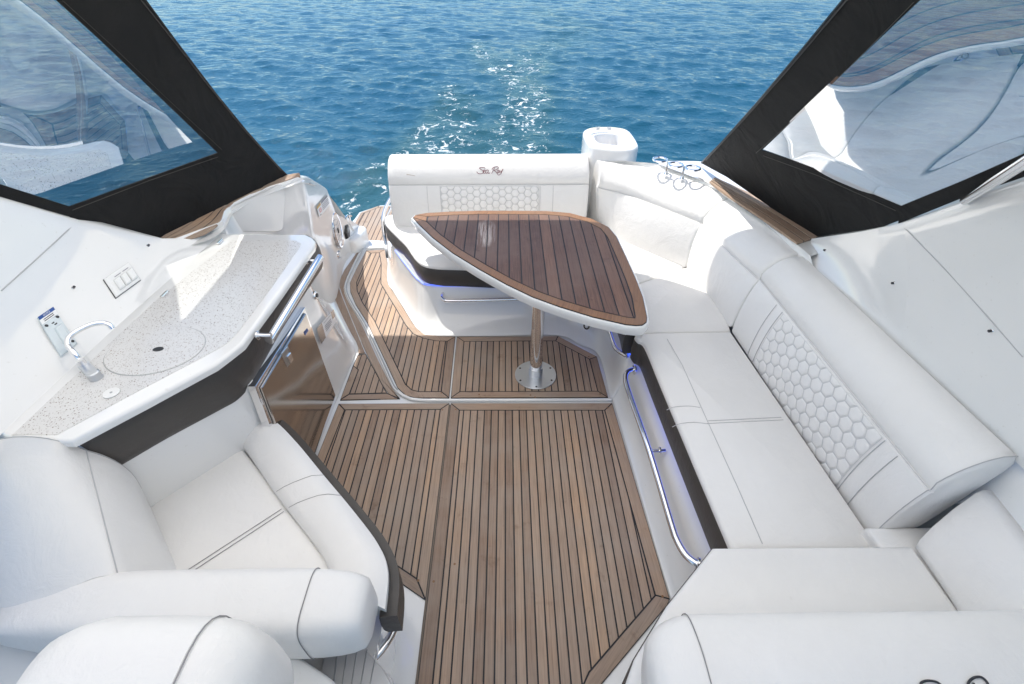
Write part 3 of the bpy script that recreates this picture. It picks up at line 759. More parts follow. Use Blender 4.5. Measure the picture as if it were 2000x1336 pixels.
# quilting and vertical seams on the lower panel
def SB(u, v, x0): return lowprof(Vector((x0 + u, 3.745, .462)), Vector((x0 + u, 3.795, .80)), Vector((0, 1, 0)), v / .342)
hx0 = VY(862, 400, 3.77).x; hx1 = VY(1052, 400, 3.77).x
hb = thing('hexagon_panel', None, None, (hx0, 3.75, .45)); attach(hb, bench)
g = MB(); g.loft([[SB(u, v, hx0) + Vector((0, -.0012, .0006)) for v in np.linspace(.006, .332, 8)] for u in np.linspace(0, hx1 - hx0, 10)], False)
o = g.build('quilt_backing', GROOVE, hb, 60)
hex_field(hb, lambda u, v: SB(u, v, hx0), hx1 - hx0, .334, .069, .034, .003, lift=.0062)
for x in (837, 862, 1054, 1079):
    xx = VY(x, 400, 3.77).x; seam(bench, [SB(0, v, xx) + Vector((0, -.001, .0006)) for v in np.linspace(.005, .335, 8)])

def strokes_script(mapf, r, parent, name, mat):
    """looping two-word script as thread strokes; map from unit letter space"""
    S = [
     [(.315, .80), (.28, .90), (.18, .93), (.10, .84), (.16, .66), (.245, .50), (.23, .24), (.10, .16), (.02, .28), (0, .42)],           # S
     [(.215, .36), (.29, .44), (.315, .56), (.27, .60), (.235, .46), (.25, .26), (.30, .22), (.345, .32)],                                # e
     [(.43, .58), (.375, .60), (.335, .44), (.345, .24), (.39, .22), (.43, .46), (.435, .58), (.425, .32), (.45, .20), (.50, .30)],          # a
     [(.665, .86), (.63, .60), (.585, .36), (.555, .18)],                                                                            # R stem
     [(.575, .62), (.60, .84), (.70, .99), (.79, 1.0), (.81, .84), (.74, .64), (.65, .56), (.71, .40), (.75, .22), (.79, .20)],               # R bowl + leg
     [(.83, .56), (.79, .56), (.765, .40), (.78, .26), (.815, .30), (.835, .54), (.835, .34), (.855, .28)],                                   # a
     [(.875, .58), (.87, .40), (.90, .34), (.94, .50), (.99, .72), (.945, .44), (.90, .16), (.84, .02), (.79, .04), (.78, .12)],             # y
    ]
    b = MB()
    for st in S:
        b.tube([mapf(p.x, p.y) for p in catmull([Vector((a, c, 0)) for a, c in st], 5)], r, 5)
    return b.build(name, mat, parent)
bprof = profile(*[bst[0][0], bst[0][1], bst[0][2]], Vector((0, 1, 0)), .040)
upper = [Vector((0, p.y, p.z)) for p in bprof[8:16]]
lx0, lx1 = VY(930, 331, 3.76).x, VY(983, 331, 3.76).x
def logo_map(a, c):
    s = 1.2 + c * 2.3; i = int(s); q = upper[i].lerp(upper[i + 1], s - i); tn = (upper[i + 1] - upper[i]).normalized(); nn = Vector((0, tn.z, -tn.y))
    if nn.y > 0: nn = -nn
    q = q + nn * .0015; return Vector((lx0 + (lx1 - lx0) * a, q.y, q.z))
strokes_script(logo_map, .0022, bench, 'embroidered_script', LOGO)

sm_ = [VY(x, y, 3.745) for x, y in ((794, 340.5), (800, 341.5), (806, 342.5), (811, 343.5))]
b = MB(); b.tube(sm_, .0035, 6, r1=.0015); b.build('scuff_mark', make_simple('rub_mark', (.42, .36, .32), .8), bench)
# transom moulding behind the bench backrest and down to the platform
tb = MB(); tb.prism([(-1.03, 3.86), (.72, 3.86), (.75, 4.28), (-.97, 4.30), (-1.03, 4.12)], -.3, .455, .03, 3); tb.build('transom', GEL, bench)
tb = MB(); tb.prism([(-.90, 3.92), (.70, 3.92), (.70, 4.16), (-.90, 4.16)], .4, .90, .05, 4); tb.build('backrest_support', GEL, bench)

sofa = thing('corner_sofa', 'white L-shaped sofa along the right side with quilted backrest and charcoal skirt', 'sofa', (1.1, 2.0, 0))
base_piece(sofa, SPL, len(F0c) - 1); led(sofa, SPL, len(F0c) - 1, .272, -.036, LED2)
cfront = [tuple(p)[:2] for p in catmull([Vector(p + (0,)) for p in ((.36, 3.03), (.58, 2.93), (.69, 2.72), (.725, 2.5), (.722, 2.31))], 6)]
skirt(sofa, cfront, .292, ZS - .006)
sfront = [tuple(p)[:2] for p in catmull([Vector(p + (0,)) for p in ((.83, 2.292), (.79, 2.285), (.765, 2.262), (.775, 2.22), (.805, 2.17), (.818, 1.9), (.83, 1.65), (.847, 1.3), (.868, .90))], 5)]
skirt(sofa, sfront, .282, ZS + .004)
seam1 = (G2(1255, 553, ZS), G2(1339, 525, ZS)); bk = [G2(x, y, ZS) for x, y in ((1150, 440), (1204, 466), (1274, 497), (1339, 524), (1382, 576), (1425, 641))]
d = Vector(seam1[1]) - Vector(seam1[0]); st = Vector(seam1[0]) - d * .62; seam_in = (st.x, st.y)
c1 = [p for p in cfront if p[1] > seam_in[1] - .05][:-1]
q = c1 + [seam_in, bk[3], (1.36, 3.12), (.95, 3.60), (.36, 3.80)]
cushion(sofa, q, ZS - .02, ZS + .012, .016)
q = [p for p in cfront if p[1] <= seam_in[1] - .05] + [(.80, 2.31), (1.37, 2.315), (1.42, 2.6), (1.40, 3.08), bk[3], (seam_in[0] + .003, seam_in[1] - .006)]
cushion(sofa, q, ZS - .02, ZS + .012, .016)
q = sfront + [(1.45, .895), (1.36, 2.30)]
cushion(sofa, q, ZS - .02, ZS + .026, .022, crown=.008)
ZT = ZS + .035
for pts in (((1303, 662), (1332, 712), (1382, 823), (1440, 950), (1489, 1062)), ((1383, 822), (1526, 815)), ((1381, 827), (1530, 820))):
    seam(sofa, [G(x, y, ZT) for x, y in pts], .0018)
for pts in (((1302, 801), (1316, 795), (1345, 793), (1368, 796)), ((1313, 834), (1330, 827), (1358, 825), (1383, 828))):
    seam(sofa, catmull([G(x, y, ZT) for x, y in pts], 4), .0016)
ZTOP, ZCR = .97, .80
def stn(Tp, Cp, Bp): 
    T, C_, B_ = G(*Tp, ZTOP), G(*Cp, ZCR), G(*Bp, ZS + .012)
    o_ = Vector((T.x - B_.x, T.y - B_.y, 0)); o_.normalize(); return (B_, C_, T, o_)
s0 = stn((1166, 313), (1166, 366), (1164, 436)); s1 = stn((1274, 331), (1230, 383), (1206, 466)); s2 = stn((1369, 360), (1297, 408), (1274, 497))
s3 = stn((1430, 386), (1369, 437), (1339, 524)); s4 = stn((1482, 424), (1408, 478), (1382, 576)); s5 = stn((1558, 498), (1478, 545), (1426, 641))
backrest(sofa, [s0, s1, s2, s3]); backrest(sofa, [s3, s4, s5])
e5 = stn((1562, 500), (1482, 546), (1428, 645)); T_, C_, B_ = VY(1983, 896, .985), VY(1815, 960, .985), VY(1697, 1058, .985)
o_ = Vector((1, .06, 0)).normalized()
mid = tuple((a + c) / 2 for a, c in zip(e5[:3], (B_, C_, T_))) + (o_,)
e5 = (e5[0], e5[1], e5[2], o_)
lb_, *_ = backrest(sofa, [e5, mid, (B_, C_, T_, o_)], 'backrest', 10, .050, .012)
Bv, Cv = (e5[0], B_), (e5[1], C_)
LL = (Bv[1] - Bv[0]).length; HH = (Cv[0] - Bv[0]).length
def SL(u, v): return lowprof(Bv[0].lerp(Bv[1], u / LL), Cv[0].lerp(Cv[1], u / LL), o_, v / HH)
def pathfrac(p, A): return (p.y - A[0].y) / (A[1].y - A[0].y) * LL
ua = pathfrac(G(1527, 608, ZCR), Cv); ub = pathfrac(G(1725, 846, ZCR), Cv)
hs = thing('hexagon_panel', None, None, Bv[0]); attach(hs, sofa)
g = MB(); g.loft([[SL(u, v) + Vector((-.0012, 0, .0010)) for v in np.linspace(.008, HH - .012, 10)] for u in np.linspace(ua, ub, 24)], False); g.build('quilt_backing', GROOVE, hs, 60)
nh = hex_field(hs, lambda u, v: SL(ua + u, v), ub - ua, HH - .008, .077, .02, .01, lift=.0045)
print('hex pads', nh)
for u in (ua - .075, ua - .012, ub + .012, ub + .085):
    seam(sofa, [SL(u, v) + Vector((-.0015, 0, .001)) for v in np.linspace(.004, HH - .01, 10)], .0018, SEAM)
pe = profile(B_, C_, T_, o_, .050)
seam(sofa, [p + Vector((0, .006, .002)) for p in pe[:17]], .0018, SEAM)

# right coaming: from behind the backrest up to the canvas
tl = catmull([s[2] for s in (s0, s1, s2, s3, s4, s5)], 6)
lowR = [s5[2] + Vector((.012, .10, -.025)), (e5[2] + T_) / 2 + Vector((.03, 0, -.04)), T_ + Vector((.03, 0, -.03)), Vector((1.78, .2, .95)), Vector((1.78, -1.2, .95))]
highR = [Q1 + Vector((-.03, .05, -.025)), (Q1 + Q2) / 2, Q2, Q3, Q3 + (Q3 - Q2) * 1.0, Q3 + (Q3 - Q2) * 2.5]
coR, cA2, cB2 = coaming(1, 'tall glossy white coaming panel behind the right-hand sofa', lowR, highR, (7, 0), (1.8, 1.6, 1.0))
# deck cap between sofa back and the right-hand teak
ext_in = (e5[2]).lerp(T_, .09) + Vector((.02, 0, -.02)); ext_out = Q1 + Vector((.05, -.08, -.035))
dk_in = [p + Vector((.004, .012, -.012)) for p in tl] + [ext_in]
RinC = catmull(Rin, 4); edge = catmull([G(1215, 314, 1.0), G(1285, 320, 1.0), G(1345, 331, 1.0)] + [Vector((p.x + .004, p.y, 1.001)) for p in Rin] + [(Rin[-1] + Vector((.02, -.12, -.012)))], 4)
cap_between('deck_moulding', dk_in, edge, GEL, sd_r, 44)
dk_out = [G(1285, 319, 1.0), G(1372, 321, 1.0), G(1398, 342, 1.0), G(1455, 368, 1.0), G(1500, 388, 1.0), G(1568, 424, 1.0), G(1625, 460, 1.0), ext_out]
dk_out = [p + Vector((.05, .05, 0)) for p in dk_out]
cap_between('deck_moulding', catmull([G(1285, 320, .999)] + [Vector((p.x, p.y, .998)) for p in Rin] + [(Rin[-1] + Vector((.02, -.12, -.016)))], 4), catmull(dk_out, 4), GEL, sd_r, 40)

# ---- dining table
table = thing('dining_table', 'shield-shaped varnished teak dining table on a single steel pedestal', 'table', (G(1046, 733, 0).x, G(1046, 733, 0).y, 0))
ZT0 = .75
tp = [(806, 426), (811, 421), (832, 417), (884, 414), (936, 412.5), (988, 412.5), (1066, 413), (1113, 417), (1157, 428.6), (1188, 444), (1204, 463), (1222, 501), (1243, 548), (1256, 582), (1264, 621), (1263, 630), (1255, 636), (1243, 637), (1222, 635), (1157, 620), (1092, 600), (1040, 581), (988, 556), (936, 527), (884, 495), (845, 465), (817, 438)]
tw = ccw(GL(tp, ZT0))
white = inset(tw, -.014)
b = MB(); pr = [(.03, ZT0 - .062), (.004, ZT0 - .056), (0, ZT0 - .03), (.001, ZT0 - .008), (.006, ZT0 - .002), (.012, ZT0 - .0015)]
rr = [b.ring([(p[0], p[1], z) for p in inset(white, d_)]) for d_, z in pr]
for a, c in zip(rr, rr[1:]): b.bridge(a, c)
b.face(rr[-1]); b.face(rr[0][::-1]); b.build('table_body', GEL, table, 45)
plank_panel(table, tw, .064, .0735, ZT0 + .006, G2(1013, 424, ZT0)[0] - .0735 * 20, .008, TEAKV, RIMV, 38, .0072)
px_, py_ = table.location.x, table.location.y
b = MB(); b.cyl((px_, py_, 0.004), (0, 0, 1), .142, .007, 40, None, .002); b.build('base_plate', SATIN, table)
b = MB(); b.cyl((px_, py_, 0.01), (0, 0, 1), .048, .07, 28); b.build('socket', SATIN, table)
b = MB(); b.cyl((px_, py_, 0.05), (0, 0, 1), .041, ZT0 - .1, 32); b.build('pedestal', CHROME, table)
for k in range(6):
    a = math.pi / 3 * k + .52; b = MB(); b.cyl((px_ + .122 * math.cos(a), py_ + .122 * math.sin(a), .010), (0, 0, 1), .0075, .0016, 10); b.build('screw', INK, table)

# ---- rails
def rail(name, label, pts, r, ends, cat='grab rail', group=None, mat=None):
    P = catmull(pts, 5); t = thing(name, label, cat, P[0], group)
    b = MB(); b.tube(P, r, 12); b.build('bar', mat or CHROME, t)
    for p, ax in ends:
        b = MB(); b.cyl(p - Vector(ax).normalized() * .006, ax, r * 1.9, .010, 16, None, .002); b.build('flange', CHROME, t)
    return t
zr = .235
lr = [G(1237, 722, zr), G(1226, 727, zr), G(1222, 740, zr), G(1229, 768, zr), G(1268, 880, zr), G(1310, 1020, zr), G(1322, 1055, zr), G(1340, 1085, zr), G(1362, 1102, zr)]
t = rail('grab_rail', 'long polished steel rail low along the front of the right-hand sofa', lr, .0165, [(lr[0] + Vector((.005, 0, 0)), (-1, -.1, 0)), (lr[-1], (-1, .4, 0))])
b = MB(); b.tube([G(1269, 882, zr), G(1292, 880, zr) + Vector((.02, 0, 0))], .010, 10); b.build('bracket', CHROME, t); b = MB(); b.cyl(G(1290, 880, zr), (-1, 0, 0), .02, .008, 14); b.build('flange', CHROME, t)
sr = [G(1178, 625, zr), G(1190, 648, zr), G(1197, 668, zr), G(1205, 683, zr), G(1223, 695, zr)]
rail('grab_rail', 'short bent steel rail under the right end of the dining table', sr, .0145, [(sr[-1], (-1, -.1, 0))])
br = [G(866, 576, .235) + Vector((0, .05, 0)), G(863, 579, .235), G(868, 586, .235), G(885, 587.5, .235), G(1015, 584, .235), G(1030, 582, .235), G(1034, 576, .235) + Vector((0, .06, 0))]
rail('grab_rail', 'steel rail on the white base below the stern bench', br, .0135, [(br[0], (0, -1, 0)), (br[-1], (0, -1, 0))])
lt = thing('courtesy_light', 'round chrome courtesy light under the right of the dining table', 'light', G(1146, 637, .13))
b = MB(); L0 = G(1146, 637, .13); ax = Vector((-.55, -.75, .35)).normalized(); b.cyl(L0 - ax * .02, ax, .034, .024, 24, .030, .004); b.build('bezel', CHROME, lt)
b = MB(); b.cyl(L0, ax, .018, .008, 16, .012, .002); b.build('lens', PAPER, lt)

# ---- drink-holder rings on the deck behind the sofa corner
rg = thing('ring_holder', 'three chrome rings in a row on the white deck by the canvas corner', 'holder', G(1320, 345, .99))
zr2 = 1.07
cs = [G(1289.5, 311.5, zr2), G(1320, 322, zr2), G(1353, 328.5, zr2)]
for c in cs:
    rad = .050
    b = MB(); b.tube([c + Vector((rad * math.cos(a), rad * math.sin(a), 0)) for a in np.linspace(0, 2 * math.pi, 28)[:-1]], .0085, 8, True); b.build('ring', CHROME, rg)
for i in (0, 1):
    m_ = (cs[i] + cs[i + 1]) / 2; b = MB(); b.tube([m_ + Vector((0, 0, .004)), m_ + Vector((0, -.006, -.035)), m_ + Vector((0, -.006, -.085))], .008, 8); b.build('stem', CHROME, rg)
    b = MB(); b.cyl(m_ + Vector((0, -.006, -.085)), (0, 0, 1), .017, .02, 14, .009); b.build('foot', CHROME, rg)

# ---- moulded oval pedestal on the platform behind the corner
ped = thing('pedestal_bin', 'white moulded oval pedestal with an open well standing behind the stern seat', 'bin', (.8, 4.0, -.06))
zb = 1.06
top_px = [(1138, 259), (1143, 253), (1158, 248.5), (1185, 247.5), (1208, 249), (1226, 254), (1238, 267), (1247, 283), (1244, 288), (1232, 293), (1205, 293.5), (1180, 291), (1160, 287), (1149, 281), (1142, 271)]
ot = ccw(GL(top_px, zb)); oc = Vector((sum(p[0] for p in ot) / len(ot), sum(p[1] for p in ot) / len(ot), 0))
oc3 = [tuple(p)[:2] for p in catmull([Vector(p + (0,)) for p in ot], 3, True)]
def sc(poly, k, cx=oc): return [(cx.x + (p[0] - cx.x) * k, cx.y + (p[1] - cx.y) * k) for p in poly]
hole_px = [(1162, 263), (1168, 261), (1190, 260), (1206, 262), (1214, 268), (1221, 279), (1216, 281.5), (1198, 281), (1180, 279), (1168, 276), (1162, 268)]
hp = [tuple(p)[:2] for p in catmull([Vector(p + (0,)) for p in ccw(GL(hole_px, zb))], 3, True)]
n0 = len(oc3); hp = [tuple(p)[:2] for p in resample([Vector(p + (0,)) for p in hp + hp[:1]], n0 + 1)[:-1]]
# align starts
hc = Vector((sum(p[0] for p in hp) / n0, sum(p[1] for p in hp) / n0)); a0 = math.atan2(oc3[0][1] - oc.y, oc3[0][0] - oc.x)
k0 = min(range(n0), key=lambda i: abs((math.atan2(hp[i][1] - hc.y, hp[i][0] - hc.x) - a0 + math.pi) % (2 * math.pi) - math.pi)); hp = hp[k0:] + hp[:k0]
b = MB()
rows = [[(p[0], p[1], -.06) for p in sc(oc3, .96)], [(p[0], p[1], zb - .02) for p in oc3], [(p[0], p[1], zb - .006) for p in sc(oc3, .99)], [(p[0], p[1], zb) for p in sc(oc3, .965)]]
hsc = lambda k: [(hc.x + (p[0] - hc.x) * k, hc.y + (p[1] - hc.y) * k) for p in hp]
rows += [[(p[0], p[1], zb) for p in hsc(1.22)], [(p[0], p[1], zb - .008) for p in hsc(1.19)], [(p[0], p[1], zb - .008) for p in hsc(1.03)], [(p[0], p[1], zb - .02) for p in hsc(1.0)], [(p[0], p[1], zb - .22) for p in hsc(.92)]]
rr = [b.ring(r_) for r_ in rows]
for a, c in zip(rr, rr[1:]): b.bridge(a, c)
b.face(rr[-1]); b.build('pedestal_body', BIN, ped, 40)
for x in (1168, 1190.5):
    b = MB(); c = G(x, 250, zb); b.prism([(c.x - .012, c.y - .02), (c.x + .012, c.y - .02), (c.x + .018, c.y + .025), (c.x - .018, c.y + .025)], zb - .03, zb + .0025); b.build('notch', GREYP, ped, 0)

# ---- wet bar: cabinet, fascia, counter
bar = thing('wet_bar', 'white wet-bar cabinet with speckled counter, charcoal padded edge and round sink lid', 'cabinet', (-1.4, 2.0, 0))
cb_bot = [G2(605, 900, 0), G2(655, 786, 0), G2(662, 770, 0), G2(685, 712, 0), G2(694, 690, 0), G2(692, 672, 0), G2(676, 645, 0), G2(657, 604, 0), G2(641, 562, 0), (-1.75, 3.4), (-1.72, 1.0), (-1.52, 1.11), (-1.19, 1.49)]
cb_top = [(-1.155, 1.56), (-1.15, 2.10), (-1.15, 2.17), (-1.15, 2.32), (-1.152, 2.37), (-1.165, 2.42), (-1.20, 2.48), (-1.28, 2.56), (-1.38, 2.60), (-1.72, 2.62), (-1.72, 1.0), (-1.535, 1.11), (-1.195, 1.50)]
rows = []
for z, t, e in ((-.004, 0, .0), (.008, 0, .0), (.022, .10, .008), (.05, .22, .010), (.12, .36, .004), (.3, .58, 0), (.55, .82, 0), (.78, 1, 0)):
    rows.append([(a[0] + (c[0] - a[0]) * t, a[1] + (c[1] - a[1]) * t, z) for a, c in zip(cb_bot, cb_top)])
b = MB(); b.loft(rows, True, False, True); o = b.build('cabinet_body', GEL, bar, 40)
import bmesh
def fixn(o):
    bm = bmesh.new(); bm.from_mesh(o.data); bmesh.ops.recalc_face_normals(bm, faces=bm.faces); bm.to_mesh(o.data); bm.free(); return o
fixn(o)
# fascia: padded charcoal band from the aft corner round to the armchair
ft = [(600, 458.5), (611, 464), (617, 472), (614, 482), (592, 512), (540, 583), (490, 651), (474, 672), (452, 690), (418, 714), (280, 789), (140, 859)]
fb = [(611, 506), (624, 512), (629, 521), (626, 530), (606, 560), (552, 648), (503, 735), (490, 755), (466, 781), (432, 801), (330, 856), (236, 911)]
FT = catmull([G(x, y, ZC - .036) for x, y in ft], 4); FB = catmull([G(x, y, .745) for x, y in fb], 4)
rows = []
for i, (a, c) in enumerate(zip(FT, FB)):
    j = min(i + 1, len(FT) - 1); k = max(i - 1, 0); tn = FT[j] - FT[k]; tn.z = 0; tn.normalize(); nn = Vector((-tn.y, tn.x, 0))
    if nn.x < 0 and abs(nn.x) > abs(nn.y): nn = -nn
    cc = Vector((-1.6, 2.0, 0)); 
    if nn.dot(Vector((a.x, a.y, 0)) - cc) < 0: nn = -nn
    rows.append([a - nn * .05 + Vector((0, 0, -.01)), a - nn * .008 + Vector((0, 0, .004)), a + nn * .003 + Vector((0, 0, -.012))] + [a.lerp(c, t) + nn * (.006 + .010 * math.sin(math.pi * t)) for t in (.3, .6, .85)] + [c + nn * .004 + Vector((0, 0, .008)), c - nn * .004, c - nn * .06])
b = MB(); b.loft(rows, False); fixn(b.build('padded_fascia', DARK, bar, 60))
# counter top: white rim and speckled slab
co_px = [(437, 456), (598, 457), (610, 463), (616, 470), (613, 480), (591, 510), (540, 582), (488, 651), (474, 671), (452, 688), (420, 712), (280, 787), (138, 861), (40, 858), (-14, 846), (213, 641), (425, 447)]
cp = ccw(GL(co_px, ZC))
b = MB(); b.prism(cp, ZC - .034, ZC, .016, 4); b.build('counter_rim', GEL, bar, 45)
si_px = [(452, 470), (578, 470), (588, 476), (584, 486), (528, 566), (463, 653), (448, 668), (430, 680), (395, 699), (250, 775), (112, 850), (24, 850), (98, 780), (300, 591)]
sp_ = ccw(GL(si_px, ZC)); b = MB(); b.prism(sp_, ZC - .01, ZC + .0025, .002, 1); b.build('speckled_slab', COUNTER, bar, 30)
sk = G(305, 684, ZC)
lid = [(sk.x + .19 * math.cos(a), sk.y + .155 * math.sin(a)) for a in np.linspace(0, 2 * math.pi, 49)[:-1]]
b = MB(); b.prism(inset(ccw(lid), -.0025), ZC, ZC + .0031); b.build('lid_gap', GREYP, bar, 0)
b = MB(); b.prism(lid, ZC, ZC + .0060, .002, 1); b.build('sink_lid', COUNTER, bar, 30)
b = MB(); h0 = G(309, 682, ZC + .006); b.prism([(h0.x + .022 * math.cos(a), h0.y + .015 * math.sin(a)) for a in np.linspace(0, 6.283, 21)[:-1]], ZC, ZC + .0066); b.build('finger_hole', BLACKP, bar, 0)
for x, y, s in ((322, 575, 1), (429, 472, 1)):
    p = G(x, y, ZC + .006); d_ = (G(x + 9, y - 9, ZC) - G(x - 9, y + 9, ZC)).normalized(); e_ = Vector((-d_.y, d_.x, 0))
    b = MB(); b.box(p, d_ * .024, e_ * .010, (0, 0, .003)); b.build('hinge', CHROME, bar, 0); b = MB(); b.tube([p - d_ * .026 + Vector((0, 0, .004)), p + d_ * .026 + Vector((0, 0, .004))], .004, 8); b.build('hinge_pin', CHROME, bar)
b = MB(); w_ = G(218, 768, ZC + .004); b.cyl(w_, (0, 0, 1), .028, .004, 24, None, .001); b.build('deck_cap', GEL, bar)
b = MB(); b.cyl(w_ + Vector((0, 0, .004)), (0, 0, 1), .005, .001, 10); b.build('cap_screw', GREYP, bar)
# panel lock, key plate and sun-bleached service stickers on the cabinet side
lk = VX(617, 577, -1.145); b = MB(); b.cyl(lk - Vector((.01, 0, 0)), (1, 0, .05), .026, .016, 24, .023, .003); b.build('push_lock', CHROME, bar); b = MB(); b.cyl(lk + Vector((.006, 0, 0)), (1, 0, .05), .013, .004, 16); b.build('lock_button', BLACKP, bar)

# grab rail on the fascia
gr0, gr1 = VX(625, 503, -1.035), VX(526, 665, -1.06)
gt = thing('grab_rail', 'straight tubular steel grab rail on the charcoal edge of the wet bar', 'grab rail', gr0)
b = MB(); b.tube([gr0, gr1], .0205, 16); b.build('bar', CHROME, gt, 50)
for px1, px2 in (((620, 510), (603, 508)), ((530, 655), (504, 654))):
    a = VX(*px1, -1.042); c = a + Vector((-.062, .0, 0)); b = MB(); b.tube([a, c], .011, 12); b.build('post', CHROME, gt); b = MB(); b.cyl(c, (1, 0, 0), .021, .008, 16, None, .002); b.build('flange', CHROME, gt)

# fridge set into the cabinet
FXP = -1.128
fr = thing('fridge', 'stainless steel fridge door set into the wet-bar cabinet', 'fridge', (FXP, 1.9, .05))
fq = [VX(592, 612, FXP), VX(651, 772, FXP), Vector((FXP, 1.50, .045)), VX(505, 757, FXP)]
def quad_slab(name, q, n, t0, t1, mat, parent, bev=.002):
    c = sum(q, Vector()) / len(q); b = MB()
    r0 = b.ring([p + n * t0 for p in q]); r1 = b.ring([p + n * (t1 - bev) for p in q]); r2 = b.ring([p + (c - p).normalized() * bev * 1.4 + n * t1 for p in q])
    b.bridge(r0, r1); b.bridge(r1, r2); b.face(r2); b.face(r0[::-1]); return fixn(b.build(name, mat, parent, 30))
fo = [VX(594, 600, FXP), VX(657, 782, FXP), Vector((FXP, 1.45, .02)), VX(497, 755, FXP)]
NX = Vector((1, 0, 0))
quad_slab('frame', fo, NX, -.03, .004, CHROME, fr); quad_slab('door_gasket', [p + (sum(fq, Vector()) / 4 - p) * -.012 for p in fq], NX, 0, .006, BLACKP, fr); quad_slab('door', fq, NX, 0, .016, STEEL, fr, .004)
lt_ = [VX(561, 676, FXP + .016), VX(571, 703, FXP + .016), VX(561, 717, FXP + .016), VX(549, 690, FXP + .016)]
quad_slab('latch_recess', lt_, NX, 0, .004, SATIN, fr); lc = sum(lt_, Vector()) / 4
quad_slab('latch', [lc + (p - lc) * .55 + Vector((0, .01, -.02)) for p in lt_], NX, .003, .010, CHROME, fr)
bq = [VX(600, 641, FXP + .017), VX(602, 646, FXP + .017), VX(596, 655, FXP + .017), VX(593.5, 649, FXP + .017)]
quad_slab('badge', bq, NX, 0, .001, BLUEP, fr, .0003)

def sticker(name, label, quad, n, bands, lift=0.0):
    """flat print: bands = (u0,v0,u1,v1,material) in the quad's own unit square, v down"""
    t = thing(name, label, 'sticker', quad[0]); nn = n.normalized()
    def P(u, v, h): return (quad[0].lerp(quad[1], u)).lerp(quad[3].lerp(quad[2], u), v) + nn * (h + lift)
    b = MB(); b.face([b.add(P(u, v, .0012)) for u, v in ((0, 0), (1, 0), (1, 1), (0, 1))]); b.build('sticker_face', PAPER, t, 0)
    for i, (u0, v0, u1, v1, m) in enumerate(bands):
        b = MB(); b.face([b.add(P(u, v, .0018 + .00002 * i)) for u, v in ((u0, v0), (u1, v0), (u1, v1), (u0, v1))]); b.build('print', m, t, 0)
    return t, P
def text_on(t, P, s, u0, v0, u1, v1, mat, h=.0024):
    """word as flat lettering fitted into a box of the sticker"""
    cu = bpy.data.curves.new('lettering', 'FONT'); cu.body = s; cu.resolution_u = 3
    tmp = bpy.data.objects.new('lettering', cu); COL.objects.link(tmp)
    dg = bpy.context.evaluated_depsgraph_get(); me = bpy.data.meshes.new_from_object(tmp.evaluated_get(dg)); bpy.data.objects.remove(tmp)
    xs = [v.co.x for v in me.vertices]; ys = [v.co.y for v in me.vertices]; x0, x1, y0, y1 = min(xs), max(xs), min(ys), max(ys)
    for v in me.vertices: v.co = P(u0 + (u1 - u0) * (v.co.x - x0) / (x1 - x0), v1 - (v1 - v0) * (v.co.y - y0) / (y1 - y0), h)
    me.materials.clear(); me.materials.append(mat); o = bpy.data.objects.new('lettering', me); COL.objects.link(o); attach(o, t); return o
SXP = -1.1255
q = [VX(618, 642, SXP), VX(651, 604, SXP), VX(657, 628, SXP), VX(627, 672, SXP)]
sticker('service_sticker', 'small silver and white service sticker beside the fridge door', q, NX, [(.0, .0, .28, 1, SILV), (.82, .0, 1, .55, SILV), (.36, .35, .76, .40, GREYINK), (.36, .46, .74, .51, GREYINK), (.36, .57, .76, .62, GREYINK), (.36, .68, .70, .73, GREYINK), (.36, .12, .78, .16, SEAM)])

# ---- things on the left coaming
def co_frame(px, py):
    """point, normal and axes on the left coaming surface under a photo point"""
    p0 = lowL[1]; u = (lowL[2] - lowL[1]).normalized()
    best = None
    d_ = ray(px, py); o_ = Vector((0, 0, EYE))
    for i in range(len(cA) - 1):
        a, c = cA[i].lerp(cB[i], 0), cB[i]; a2 = cA[i + 1]
        n = (a2 - a).cross(c - a); 
        if n.length < 1e-9: continue
        n.normalize(); t = (a - o_).dot(n) / d_.dot(n); p = o_ + d_ * t
        w_ = (p - a).dot((a2 - a).normalized()) / (a2 - a).length; v_ = (p - a).dot((c - a)) / (c - a).length_squared
        up_ = (c - a); 
        uu = (p - a - up_ * v_).dot((a2 - a).normalized()) / (a2 - a).length
        if best is None or abs(uu - .5) < best[0]: best = (abs(uu - .5), p, n if n.x > 0 else -n, v_)
    _, p, n, v = best
    return p + n * (.03 * math.sin(math.pi * min(1, max(0, v))) - .002) * -1 + n * .0, n
def co_pt(px, py, lift=.0):
    d_ = ray(px, py); o_ = Vector((0, 0, EYE)); hit = None
    for ob in coL.children:
        if not ob.name.startswith('panel') or 'joint' in ob.name: continue
        M = ob.matrix_parent_inverse; me = ob.data
    from mathutils.bvhtree import BVHTree
    global _BV
    try: _BV
    except NameError:
        vs, fs = [], []
        for ob in coL.children:
            if ob.name.startswith('panel') and 'joint' not in ob.name:
                k = len(vs); vs += [v.co.copy() for v in ob.data.vertices]; fs += [[i + k for i in f.vertices] for f in ob.data.polygons]
        _BV = BVHTree.FromPolygons(vs, fs)
    h = _BV.ray_cast(o_, d_.normalized()); p, n = h[0], h[1]
    if p is None: p, n = co_frame(px, py)
    if n.dot(-d_) < 0: n = -n
    return p + n * lift, n
